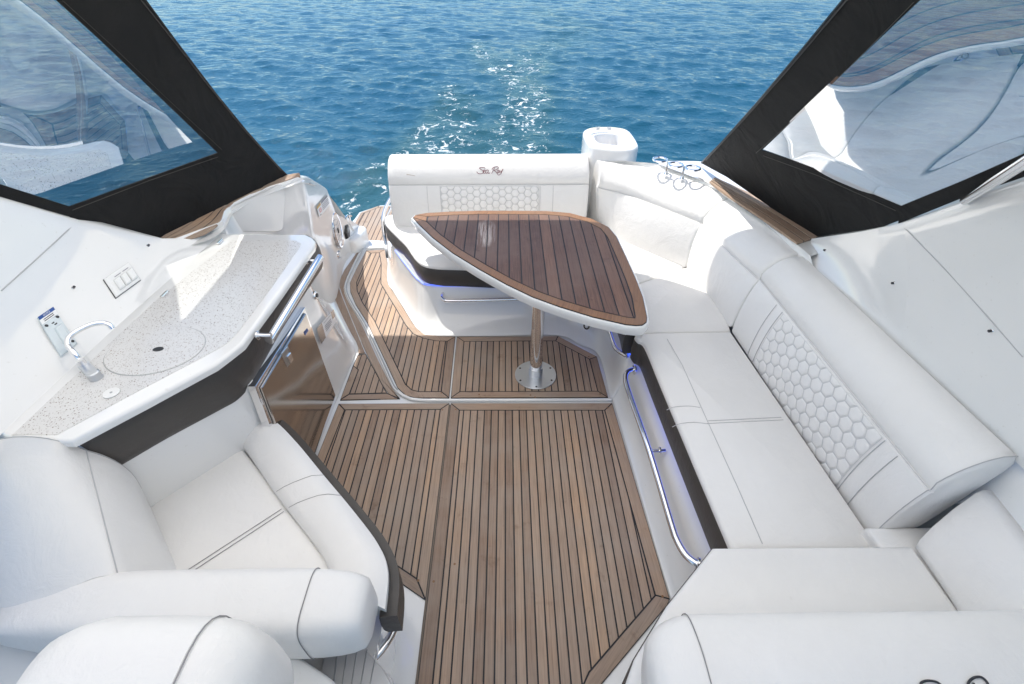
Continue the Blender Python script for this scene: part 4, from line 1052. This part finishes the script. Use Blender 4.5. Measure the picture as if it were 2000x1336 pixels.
# outlet with two flip covers
sq = [co_pt(x, y)[0] for x, y in ((202, 547), (250, 514), (274, 548), (226, 583))]; n_ = co_pt(238, 548)[1]
sw = thing('switch_plate', 'white outlet plate with three rocker covers on the left coaming', 'switch', sq[0])
quad_slab('plate_shadow_gap', [p + (p - sum(sq, Vector()) / 4) * .03 for p in sq], n_, -.004, .004, BLACKP, sw)
quad_slab('plate', sq, n_, 0, .012, GEL, sw, .004)
def SQ(u, v): return sq[0].lerp(sq[1], u).lerp(sq[3].lerp(sq[2], u), v)
for u0, u1 in ((.20, .42), (.45, .67), (.70, .92)):
    quad_slab('rocker', [SQ(u0, .32), SQ(u1, .32), SQ(u1, .86), SQ(u0, .86)], n_, .008, .024, GEL, sw, .005)
for u0, u1 in ((.30, .55), (.62, .86)):
    quad_slab('marking', [SQ(u0, .20), SQ(u1, .20), SQ(u1, .235), SQ(u0, .235)], n_, .010, .0127, GREYINK, sw, .0002)
# notice plate with the blue header
nq = [co_pt(x, y)[0] for x, y in ((72, 622), (103, 601), (150, 672), (118, 698))]; n2 = co_pt(110, 650)[1]
nt_ = thing('notice_plate', 'pale notice plate with a blue header strip behind the tap', 'sign', nq[0])
quad_slab('plate', nq, n2, 0, .008, PLATE, nt_, .002)
def NQ(u, v, h=.0): return nq[0].lerp(nq[1], u).lerp(nq[3].lerp(nq[2], u), v) + n2.normalized() * h
def nband(u0, v0, u1, v1, m, h): b = MB(); b.face([b.add(NQ(u, v, h)) for u, v in ((u0, v0), (u1, v0), (u1, v1), (u0, v1))]); b.build('print', m, nt_, 0)
nband(0.01, .005, .99, .085, BLUEP, .0095); nband(0.01, .085, .99, .20, PAPER, .0093)
for v in (.115, .155): nband(.2, v, .8, v + .018, INK, .0097)
text_on(nt_, NQ, 'NOTICE', .30, .022, .70, .070, PAPER, .0099)
for a_, c_, w0, w1 in ((.50, .29, .36, .60), (.0, .345, .33, .70)): nband(w0, c_, w1, c_ + .03, INK, .0090)
for u, v in ((.17, .27), (.88, .25), (.85, .90)):
    b = MB(); b.cyl(NQ(u, v, .007), n2, .006, .003, 12); b.build('screw', INK, nt_)
quad_slab('flip_cover', [NQ(.40, .42), NQ(.86, .42), NQ(.86, .84), NQ(.40, .84)], n2, .006, .016, PLATE, nt_, .005)
# canvas studs
def stud(p, n, label):
    t = thing('canvas_stud', label, 'stud', p, 'canvas studs on the white mouldings'); b = MB(); b.cyl(p - n * .003, n, .0085, .006, 14, .007, .001); b.build('base', CHROME, t); b = MB(); b.cyl(p, n, .0045, .010, 10, .0055); b.build('pin', INK, t)
for (x, y), l in (((143, 562), 'small steel stud on the left coaming, nearest the notice plate'), ((289, 480), 'small steel stud on the left coaming near the teak deck')):
    p, n = co_pt(x, y); stud(p, n, l)
stud(VX(603, 358, -1.45), NX, 'small dark stud near the top of the white inner wall'); stud(VX(645, 501, -1.52), NX, 'small dark stud low on the white inner wall by the round light')
from mathutils.bvhtree import BVHTree
def bvh_of(t):
    vs, fs = [], []
    for ob in t.children:
        if ob.type == 'MESH': k = len(vs); vs += [v.co.copy() for v in ob.data.vertices]; fs += [[i + k for i in f.vertices] for f in ob.data.polygons]
    return BVHTree.FromPolygons(vs, fs)
bR = bvh_of(coR)
def hit(bv, x, y):
    d_ = ray(x, y).normalized(); h = bv.ray_cast(Vector((0, 0, EYE)), d_)
    if h[0] is None: return None, None
    return h[0], (h[1] if h[1].dot(-d_) > 0 else -h[1])
for t_, bv_, px_l in ((coL, bvh_of(coL), [(158, 427), (130, 452), (80, 498), (40, 534), (2, 568)]), (coR, bR, [(1753, 434), (1772, 450), (1800, 478), (1850, 530), (1900, 585), (1950, 642), (1998, 697)])):
    P_ = [h_[0] + h_[1].normalized() * .0005 for h_ in (hit(bv_, *q) for q in px_l) if h_[0] is not None]
    if len(P_) > 2: seam(t_, catmull(P_, 4), .0024, SEAM, 'panel_joint')
for (x, y), l in (((1612, 489), 'small steel stud on the right coaming close to the teak deck'), ((1746, 553), 'small steel stud midway along the right coaming'), ((1937, 646), 'small steel stud on the right coaming, farthest forward')):
    p, n = hit(bR, x, y)
    if p: stud(p, n, l)

# tap
f0 = G(188, 738, ZC + .003); tp_ = thing('faucet', 'chrome swivel faucet folded against the coaming behind the speckled counter', 'faucet', f0)
fd = (G(150, 700, ZC) - G(192, 740, ZC)).normalized()
b = MB(); b.cyl(f0 + Vector((0, 0, 0)), (0, 0, 1), .024, .032, 24, .022, .004); b.build('handle', SATIN, tp_)
b = MB(); b.box(f0 + fd * .045 + Vector((0, 0, .012)), fd * .05, Vector((-fd.y, fd.x, 0)) * .019, (0, 0, .012)); b.build('body', SATIN, tp_, 30)
k0_ = f0 + fd * .085 + Vector((0, 0, .02))
b = MB(); b.cyl(k0_ - Vector((0, 0, .02)), (0, 0, 1), .014, .05, 16); b.build('collar', CHROME, tp_)
sp0 = G(157, 702, 1.04); path = [sp0 + Vector((0, 0, -.03)), G(147, 692, 1.06), G(133, 675, 1.08), G(134, 661, 1.09), G(147, 649, 1.10), G(168, 638, 1.105), G(186, 632, 1.105), G(203, 631, 1.10), G(214, 635, 1.09), G(220, 642, 1.075)]
b = MB(); b.tube(catmull(path, 6), .0105, 12); b.build('spout', CHROME, tp_)

# warning sticker, oval hatch, round light, cleat on the inner wall
bW = bvh_of(lw)
def W(x, y): 
    p, n = hit(bW, x, y); return (p if p else VX(x, y, -1.5))
wq = [W(616, 404), W(637, 379), W(643, 399), W(622, 425)]; wn_ = (wq[1] - wq[0]).cross(wq[3] - wq[0]); wn_ = wn_ if wn_.x > 0 else -wn_
sticker('warning_sticker', 'warning sticker with a red round mark on the white inner wall', wq, wn_, [(0, 0, .33, .22, AMBER), (.38, .02, .98, .2, GREYINK), (.38, .30, .95, .36, GREYINK), (.38, .44, .97, .50, GREYINK), (.38, .58, .92, .64, GREYINK), (.38, .72, .96, .78, GREYINK), (.12, .36, .28, .70, REDINK), (.15, .42, .25, .64, PAPER), (.14, .50, .26, .54, REDINK), (.10, .86, .18, .94, INK)], .007)
hc_ = W(658, 450); hn = Vector((1, .05, 0)).normalized()
ht = thing('oval_hatch', 'oval chrome-rimmed hatch cover on the white inner wall', 'hatch', hc_)
def oval(k, h): return [hc_ + Vector((0, .085 * k * math.cos(a), .155 * k * math.sin(a) * (1 if abs(math.sin(a)) < .8 else 1))) + hn * h for a in np.linspace(0, 2 * math.pi, 33)[:-1]]
b = MB(); b.loft([oval(1.1, -.01), oval(1.1, .008), oval(1.04, .016), oval(.93, .014), oval(.92, .006)]); fixn(b.build('rim', CHROME, ht)); b = MB(); b.loft([oval(.925, .004), oval(.9, .008)], True, False, True); fixn(b.build('cover', GEL, ht))
for k in range(6):
    zz = hc_.z + .10 - k * .04; b = MB(); b.tube([Vector((hc_.x, hc_.y - .05 + .1 * j / 6, zz + .010 * math.sin(j * 1.1 + k))) + hn * .009 for j in range(7)], .0022, 5); b.build('line_mark', GREYINK, ht)
b = MB(); b.box(hc_ + hn * .012, hn * .004, (0, .008, 0), (0, 0, .022)); b.build('latch', BLACKP, ht, 0)
rl = W(661, 497); lt2 = thing('courtesy_light', 'round chrome light on the white inner wall above the teak strip', 'light', rl)
b = MB(); b.cyl(rl - hn * .01, hn, .042, .020, 26, .036, .004); b.build('bezel', CHROME, lt2); b = MB(); b.cyl(rl + hn * .008, hn, .022, .006, 18); b.build('lens', PAPER, lt2)
cl = W(677, 452) + hn * .01; ct = thing('socket_box', 'black hexagonal socket cover on the white inner wall beside the oval hatch', 'socket', cl)
b = MB(); b.cyl(cl - hn * .02, hn, .075, .026, 6, .066, .004); b.build('housing', BLACKP, ct, 20); b = MB(); b.box(cl + hn * .008 + Vector((0, 0, .02)), hn * .005, (0, .03, 0), (0, 0, .02)); b.build('flap', GREYP, ct, 0)
kp = W(680, 428); kt = thing('cleat', 'polished steel cleat on the sloping end of the white inner wall', 'cleat', kp)
b = MB(); kd = Vector((0, .96, -.28)); b.tube([kp + kd * s + Vector((.0, 0, .035 - 1.6 * s * s)) for s in np.linspace(-.11, .11, 9)], .010, 8); b.build('horn', CHROME, kt)
for s in (-.04, .04): b = MB(); b.tube([kp + kd * s + Vector((0, 0, .035)), kp + kd * s + Vector((0, 0, -.02))], .011, 8); b.build('foot', CHROME, kt)

# transom gate hardware beside the bench
gx = [VY(767, 381, 4.16), VY(757, 398, 4.10), VY(750, 415, 4.04), VY(748, 432, 3.98), VY(750, 455, 3.92), VY(754, 478, 3.88)]
gg = thing('gate_rail', 'polished steel gate rail folded against the end of the stern bench', 'gate', gx[-1])
b = MB(); b.tube(catmull(gx, 5), .016, 12); b.build('bar', CHROME, gg); b = MB(); b.tube([VY(771, 386, 4.17), VY(766, 402, 4.12), VY(757, 420, 4.05), VY(752, 436, 4.0)], .009, 10); b.build('inner_bar', CHROME, gg)
b = MB(); a, c = VY(753, 470, 3.9), VY(757, 501, 3.83); b.box((a + c) / 2, (c - a) / 2, (.012, 0, 0), (0, .02, .004)); b.build('latch_plate', CHROME, gg, 0)
b = MB(); b.box(VY(768, 393, 4.16), (.014, 0, 0), (0, .03, 0), (0, 0, .03)); b.build('hinge', BLACKP, gg, 0)

# ---- armchair facing across the cockpit
arm = thing('armchair', 'white companion seat with rolled bolsters in front of the wet bar', 'chair', (-1.1, 1.0, 0))
SA = .47
seat_px = [(285, 977), (470, 870), (512, 926), (560, 994), (605, 1050), (650, 1110), (652, 1180), (330, 1180)]
cushion(arm, GL(seat_px, SA), SA - .10, SA, .018, 'seat_cushion', None, .003)
for pts in (((350, 1124), (550, 994)), ((362, 1125), (554, 999))): seam(arm, [G(x, y, SA + .006) for x, y in pts], .0016, DTHREAD)
I_ = [(462, 862), (471, 868), (506, 918), (540, 968), (580, 1020), (620, 1072), (640, 1110), (645, 1150)]
K_ = [(478, 838), (500, 838), (545, 882), (592, 935), (640, 990), (682, 1045), (706, 1100), (704, 1170)]
O_ = [(515, 819), (540, 825), (580, 865), (632, 928), (688, 995), (738, 1062), (757, 1115), (752, 1190)]
rows = []; E3 = []
for a, k, c in zip(catmull([G(x, y, SA) for x, y in I_], 5), catmull([G(x, y, .545) for x, y in K_], 5), catmull([G(x, y, .52) for x, y in O_], 5)):
    dn = Vector((0, 0, -1)); q = [a + dn * .08, a, a + Vector((0, 0, .022)) + (k - a) * .06, a.lerp(k, .35) + Vector((0, 0, .022)), a.lerp(k, .7) + Vector((0, 0, .012)), k, k.lerp(c, .45) + Vector((0, 0, .010)), k.lerp(c, .8) + Vector((0, 0, .004)), c, c + dn * .018 + (c - k) * .02, c + dn * .03, c + dn * .1 - (c - k) * .1]
    rows.append(q); E3.append(c)
c0 = sum(rows[0], Vector()) / 12
d_ = (rows[1][5] - rows[0][5]).normalized()
rows = [shrink(rows[0], .80, -d_ * .022), shrink(rows[0], .93, -d_ * .016)] + rows
b = MB(); b.loft(rows, True, True, True); fixn(b.build('front_bolster', VIN, arm, 50))
for (a, k, c) in (((534, 962), (552, 945), (602, 905)), ((560, 996), (580, 975), (634, 936))):
    pass
def bol_seam(i, off=0):
    r_ = rows[i]; seam(arm, [p + Vector((0, 0, .0012)) for p in r_[2:10]], .0011, DTHREAD)
bol_seam(2 + 15); bol_seam(2 + 18)
bot = [Vector((p.x, p.y, 0)) for p in E3]
skirt(arm, [(p.x - .020, p.y - .016) for p in E3], .36, .495)
b = MB(); pb = [(p.x - .05, p.y) for p in E3[2:]] + [(-.52, .45), (-1.5, .45), (-1.5, 1.12), (-1.25, 1.42)]
b.prism(ccw(pb), -.01, .31); b.build('plinth', GEL, arm, 0)
# back bolster along the hull side, crescent end towards the stern
ey = [1.165, 1.155, 1.14, 1.12, 1.10, 1.08, 1.065, 1.055, 1.05, 1.05]
eb_ = [VY(x, y, q) for (x, y), q in zip([(288, 978), (264, 932), (240, 908), (206, 890), (167, 877), (125, 862), (80, 852), (35, 850), (0, 855), (-40, 866)], ey)]
zz = [p.z for p in eb_]; DA = Vector((.315, -.325, 0)).normalized()
fpx = [(354, 1130), (325, 1127), (296, 1124), (262, 1122), (230, 1122), (186, 1128), (130, 1152), (72, 1188), (15, 1226), (-30, 1250)]
fz = [SA, .53, .59, .65, .70, .715, .71, .68, .63, .57]
fb_ = [G(x, y, z) for (x, y), z in zip(fpx, fz)]
EB, FB = catmull(eb_, 3), catmull(fb_, 3); rows = []
for t in np.linspace(0, 1, 12):
    q = [a.lerp(c, t) for a, c in zip(EB, FB)]
    q += [q[-1] + Vector((-.05, -.03, -.06)), q[-1] + Vector((-.02, .10, -.30)), q[0] + Vector((-.10, -.02, -.12)), q[0] + Vector((0, 0, -.10))]
    rows.append(q)
f_ = rows[0]; rows = [shrink(f_, .86, -DA * .010), shrink(f_, .95, -DA * .006), shrink(f_, .985, DA * .003), [p + DA * .014 for p in f_]] + rows[1:]
b = MB(); b.loft(rows, True, True, True); fixn(b.build('back_bolster', VIN, arm, 60))
ci = 3 * 4
seam(arm, [r_[ci] + Vector((.001, 0, .0012)) for r_ in rows[3:]], .0022, SEAM)
seam(arm, [p + DA * .010 + Vector((0, 0, .0015)) for p in f_[:27]], .0016, SEAM)
# front roll (armrest) with a stitched end cap
yb = .70
cap_px = [(605, 1222), (612, 1185), (622, 1155), (640, 1133), (662, 1128), (690, 1140), (712, 1155), (726, 1180), (733, 1215), (728, 1258), (715, 1268), (640, 1232), (618, 1242)]
def roll_profile(x, k=1.0, dy=0.0):
    cy0, cz0, ry, rz = .665 + dy, .60, .112 * k, .130 * k
    return [Vector((x, cy0 + ry * math.copysign(abs(math.cos(a)) ** .5, math.cos(a)), cz0 + rz * math.copysign(abs(math.sin(a)) ** .5, math.sin(a)))) for a in np.linspace(0, 2 * math.pi, 45)[:-1]]
xs = [(-1.66, .30, -.03), (-1.62, .50, -.02), (-1.52, .72, -.01), (-1.40, .88, 0), (-1.25, .98, 0), (-1.1, 1, 0), (-.9, 1, 0), (-.75, 1, 0), (-.640, 1, 0)]
b = MB(); b.loft([roll_profile(*a) for a in xs], True, True, True); fixn(b.build('front_roll', VIN, arm, 60))
seam(arm, roll_profile(-.637, 1.004) + roll_profile(-.637, 1.004)[:1], .0015, DTHREAD)
xs = [(-.640, .985, 0), (-.60, .975, 0), (-.55, .94, 0), (-.505, .88, 0), (-.47, .78, 0), (-.457, .6, 0)]
b = MB(); b.loft([roll_profile(*a) for a in xs], True, True, True); fixn(b.build('roll_end_cap', VIN, arm, 60))
ar = [G(752, 1128, .25), G(768, 1138, .25), G(781, 1162, .25), G(777, 1205, .25), G(764, 1240, .25), G(748, 1265, .25), G(732, 1284, .25)]
rail('grab_rail', 'curved steel toe rail below the charcoal side of the companion seat', ar, .0155, [(ar[0], (1, 0, 0)), (ar[-1], (1, 0, 0))])
b = MB(); b.tube([Vector((p.x - .026, p.y, .375)) for p in E3[16:-4]], .006, 6); b.build('light_strip', LED2, arm)

# ---- helm seat and step mouldings in the near left corner
helm = thing('helm_seat', 'white headrest of the helm seat in the near left corner', 'seat', (-.8, .2, .6))
def hp_(x, k, dz=0.0):
    return [Vector((x, .275 + .165 * k * math.copysign(abs(math.cos(a)) ** .6, math.cos(a)), 1.085 + dz + .185 * k * math.copysign(abs(math.sin(a)) ** .6, math.sin(a)))) for a in np.linspace(0, 2 * math.pi, 33)[:-1]]
xs = [(-1.03, .30, -.12), (-1.015, .5, -.09), (-.98, .72, -.05), (-.93, .87, -.02), (-.88, .95, -.008), (-.82, 1, 0), (-.72, 1, 0), (-.612, .985, 0)]
b = MB(); b.loft([hp_(*a) for a in xs], True, True, True); fixn(b.build('headrest', VIN2, helm, 60))
seam(helm, hp_(-.608, .99) + hp_(-.608, .99)[:1], .0015, DTHREAD)
xs = [(-.612, .975, 0), (-.585, .96, 0), (-.55, .91, -.005), (-.515, .80, -.015), (-.50, .6, -.02)]
b = MB(); b.loft([hp_(*a) for a in xs], True, True, True); fixn(b.build('headrest_side', VIN, helm, 60))
b = MB(); b.prism(fillet([(-1.15, -.1), (-.55, -.1), (-.55, .35), (-1.15, .35)], .06), 0, .85, .04, 3); b.build('seat_box', GEL, helm)
stp = thing('step_moulding', 'white and grey ribbed step moulding beside the helm seat', 'step', (-.7, .45, 0))
b = MB(); b.prism(fillet(GL([(-60, 1215), (495, 1228), (560, 1265), (650, 1325), (760, 1480), (-60, 1480)], .50), .03), 0, .50, .02, 3); b.build('step_body', GEL, stp)
rp_ = GL([(640, 1233), (716, 1270), (748, 1305), (770, 1345), (700, 1480), (600, 1420), (622, 1336)], .36)
b = MB(); b.prism(rp_, 0, .36, .008, 2); b.build('grey_tread', STEPG, stp, 30)
b = MB(); b.prism(GL([(716, 1270), (764, 1322), (768, 1336), (780, 1480), (742, 1480), (735, 1336)], .2), 0, .2, .02, 3); b.build('toe_moulding', GEL, stp)
for k in range(5):
    x0 = 655 + k * 18; seam(stp, [G(x0 + 8, 1243 + k * 8.5, .362), G(x0 - 4, 1336, .362), G(x0 - 20, 1460, .362)], .0022, GREYP, 'tread_line')

# ---- companion lounge in the near right corner
ch_ = thing('lounge_seat', 'white forward lounge seat with a rounded backrest in the near right corner', 'seat', (1.0, .6, 0))
ZH = .56
tops = GL([(1393, 1069), (1782, 1066), (1872, 1190), (1930, 1336), (1900, 1420), (1230, 1420), (1222, 1336), (1240, 1285), (1303, 1182)], ZH)
cushion(ch_, tops, ZH - .06, ZH, .014, 'seat_cushion', None, .002)
b = MB(); b.prism(inset(ccw(tops), -.004), .05, ZH - .03); b.build('charcoal_side', DARK, ch_, 30)
b = MB(); b.prism(inset(ccw(tops), .02), -.01, .06); b.build('plinth', GEL, ch_, 0)
def cp_(x, k, dy=0):
    r_ = [(.20, .50), (.36, .53), (.48, .58), (.565, .68), (.585, .75), (.565, .805), (.50, .835), (.42, .845), (.32, .835), (.2, .80), (.10, .74), (.06, .62), (.10, .52)]
    cc = Vector((x, .34, .68)); Q = catmull([Vector((x, a, z)) for a, z in r_], 3, True); return [cc + (p - cc) * k + Vector((0, dy, 0)) for p in Q]
b = MB(); b.loft([cp_(x, 1) for x in (.515, .8, 1.2, 1.6, 1.9)], True, True, True); fixn(b.build('backrest', VIN, ch_, 60))
seam(ch_, cp_(.512, 1.004) + cp_(.512, 1.004)[:1], .0015, DTHREAD)
b = MB(); b.loft([cp_(x, k) for x, k in ((.516, .99), (.485, .975), (.45, .93), (.42, .86), (.395, .76), (.38, .6))], True, True, True); fixn(b.build('backrest_end_cap', VIN, ch_, 60))
cx0, cx1 = G(1775, 1336, .84).x, G(1960, 1336, .84).x
ly = G(1870, 1324, .846).y
strokes_script(lambda a, c: Vector((cx0 + (cx1 - cx0) * a, ly + .085 * (c - 1.0), .8475)), .0030, ch_, 'embroidered_script', INK)
sb_ = [G(1788, 1070, ZH), G(1870, 1192, ZH), G(1900, 1260, ZH), G(1930, 1336, ZH)]; st_ = [G(1922, 957, .80), G(2002, 1062, .80), G(2040, 1130, .80), G(2080, 1210, .80)]
rows = []
for a, c in zip(catmull(sb_, 4), catmull(st_, 4)):
    n = Vector((-.6, .1, .6)).normalized(); rows.append([a + Vector((.1, 0, -.1)), a, a.lerp(c, .08) + n * .016, a.lerp(c, .3) + n * .026, a.lerp(c, .6) + n * .026, a.lerp(c, .92) + n * .014, c, c + Vector((.05, 0, -.01)), c + Vector((.08, 0, -.06))])
b = MB(); b.loft([[p + Vector((0, .004, 0)) for p in shrink(rows[0], .95, Vector())]] + rows, True, True, True); fixn(b.build('side_bolster', VIN, ch_, 60))
b = MB(); b.prism([(1.40, .985), (1.78, .985), (1.78, .62), (1.42, .66)], .1, .535, .02, 3); b.build('seat_corner', VIN, ch_)
rows = []
for c, y in zip(catmull(st_, 4), np.linspace(1.02, .3, 13)):
    e = Vector((1.80, y, .955)); rows.append([c + Vector((-.02, 0, -.08)), c + Vector((.03, 0, -.025)), c.lerp(e, .4) + Vector((0, 0, .012)), e, e + Vector((.1, 0, .0))])
b = MB(); b.loft([[p + Vector((0, .06, -.12)) for p in rows[0]]] + rows, False); fixn(b.build('side_moulding', GEL, ch_, 60))

# ---- canvas enclosure with clear windows
def canvas_side(sgn, label, A, B, Craw, px):
    C_ = A + (B - A) * .85 + Vector((-sgn * .02, 0, 0)); 
    n = None
    top = Craw
    n = (B - A).cross(top - A).normalized()
    if n.x * sgn > 0: n = -n                        # towards the cockpit
    def P(x, y, h=0): return on_plane(x, y, A, n) + n * h
    t = thing('side_curtain', label, 'canvas', A)
    def band(name, loop, h0, h1, mat=CANVAS):
        q = [P(x, y) for x, y in loop]; b = MB(); r0 = b.ring([p + n * h0 for p in q]); r1 = b.ring([p + n * h1 for p in q]); b.bridge(r0, r1); b.face(r1); b.face(r0[::-1]); return fixn(b.build(name, mat, t, 30))
    M = (lambda x: x) if sgn < 0 else (lambda x: x)
    band('zip_band', px['band'], -.004, .004); band('lower_flap', px['flap'], -.003, .0035); band('forward_hem', px['hem'], -.004, .0045)
    # hem lines and zip
    for nm, ln, r, m, h in px['lines']: seam(t, [P(x, y, h) for x, y in ln], r, m, nm)
    lo, up = px['win']
    def dens(seq, k):
        out = []
        for a, c in zip(seq, seq[1:]):
            for i in range(k): out.append((a[0] + (c[0] - a[0]) * i / k, a[1] + (c[1] - a[1]) * i / k))
        return out + [seq[-1]]
    Lq, Uq = [P(*p) for p in dens(lo, 40)], [P(*p) for p in dens(up, 40)]
    rows = []
    y_up = lambda p: p.z - 1.15
    ax = (B - A).normalized(); ay = n.cross(ax)
    for j in range(41):
        row = []
        for a, c in zip(Lq, Uq):
            p = a.lerp(c, j / 40); x, y = (p - A).dot(ax), (p - A).dot(ay)
            w = px['amp'] * (.75 * math.sin(3.6 * x + 1.7 * y + px['ph']) + .40 * math.sin(2.6 * y - 5.1 * x + 1.3) + .16 * math.sin(7.0 * x + 4.4 * y + .4))
            e = min(1, 6 * min(j / 40, 1)) ; row.append(p + n * (px['off'] + w * (.25 + .75 * e) + px['curve'] * (max(0, y_up(p)) ** 2 - 1.15)))
        rows.append(row)
    b = MB(); b.loft(rows, False); b.build('clear_window', CLEAR, t, 0 if False else 80)
    return t, P
canvas_side(-1, 'black-framed clear side curtain on the left, above the wet bar', LA, LB, LC, dict(
    band=[(560, 342), (540, 322), (480, 255), (420, 182), (340, 77), (283, 0), (205, -100), (5, -100), (110, 0), (200, 82), (300, 178), (425, 298), (470, 330)],
    flap=[(560, 342), (425, 298), (135, 403), (136, 424), (205, 452), (310, 474), (345, 476), (500, 372)],
    hem=[(135, 403), (-60, 340), (-160, 308), (-160, 330), (-60, 362), (0, 384), (140, 424), (150, 418)],
    lines=[('hem_stitch', [(560, 342), (540, 322), (480, 255), (420, 182), (340, 77), (283, 0), (205, -100)], .006, BLACKP, .002), ('hem_stitch', [(120, 0), (210, 82), (310, 178), (432, 292)], .0012, DARK, .005), ('zip_teeth', [(548, 333), (470, 247), (400, 160), (330, 70), (270, -5)], .003, DARK, .006), ('hem_stitch', [(425, 306), (290, 352), (140, 410)], .0014, DARK, .005)],
    win=([(-200, 352), (128, 446), (486, 332)], [(-200, -100), (-90, -100), (30, -100)]), amp=.020, ph=.4, curve=.075, off=-.014))
canvas_side(1, 'black-framed clear side curtain on the right, above the sofa', RA, RB, RC, dict(
    band=[(1370, 318), (1410, 278), (1480, 200), (1560, 106), (1648, 0), (1730, -100), (1900, -100), (1797, 0), (1700, 92), (1600, 188), (1488, 293), (1440, 312)],
    flap=[(1370, 318), (1488, 293), (1600, 330), (1690, 370), (1760, 402), (1762, 428), (1690, 456), (1612, 474), (1590, 476), (1500, 400), (1420, 345)],
    hem=[(1760, 402), (1880, 353), (2000, 300), (2160, 232), (2160, 262), (2000, 345), (1880, 386), (1756, 436)],
    lines=[('hem_stitch', [(1370, 318), (1410, 278), (1480, 200), (1560, 106), (1648, 0), (1730, -100)], .006, BLACKP, .002), ('zip_teeth', [(1380, 312), (1455, 232), (1540, 136), (1660, -6)], .003, DARK, .006), ('hem_stitch', [(1478, 298), (1590, 198), (1690, 102), (1788, 2)], .0012, DARK, .005), ('hem_stitch', [(1492, 303), (1600, 342), (1752, 410)], .0014, DARK, .005)],
    win=([(1486, 291), (1761, 404), (2160, 240)], [(1895, -100), (2020, -100), (2160, -100)]), amp=.013, ph=2.2, curve=0.0, off=0.0))
# stainless grab rail outside the right coaming
q0 = on_plane(1908, 377, RA + RN * (.03 if RN.x < 0 else -.03), RN); q1 = on_plane(2004, 316, RA + RN * (.10 if RN.x < 0 else -.10), RN)
t = thing('hand_rail', 'polished steel hand rail crossing the right-hand clear window', 'hand rail', q0)
b = MB(); b.tube([q0 + (q0 - q1) * .3, q0, q1, q1 + (q1 - q0) * 2.5], .016, 14); b.build('bar', CHROME, t)

# ---- hardtop and its aft sun shade, overhead and out of frame
top = thing('hardtop', 'unseen white hardtop roof over the forward cockpit', 'roof', (0, 1, 2.55))
ZR = 2.55
b = MB(); b.prism([(-2.02, 2.53), (-2.18, 2.80), (-2.5, 3.2), (-2.75, 2.5), (-2.6, .2), (-2.1, -.6), (2.1, -.6), (2.1, 1.9), (1.75, 2.45)], ZR, ZR + .03, .01, 2); b.build('unseen_roof_panel', SHADE, top)
shd = thing('unseen_sun_shade', 'unseen pale fabric sun shade stretched aft of the hardtop', 'awning', (0, 3.5, ZR))
b = MB(); b.prism(fillet([(-2.0, 2.40), (1.75, 2.40), (1.40, 2.95), (1.00, 3.47), (.36, 3.97), (-.12, 4.156), (-2.0, 4.156)], [0, 0, .2, .2, .2, .2, .08]), ZR - .012, ZR - .006); b.build('fabric', SHADE, shd, 0)
print('objects', len(bpy.data.objects))
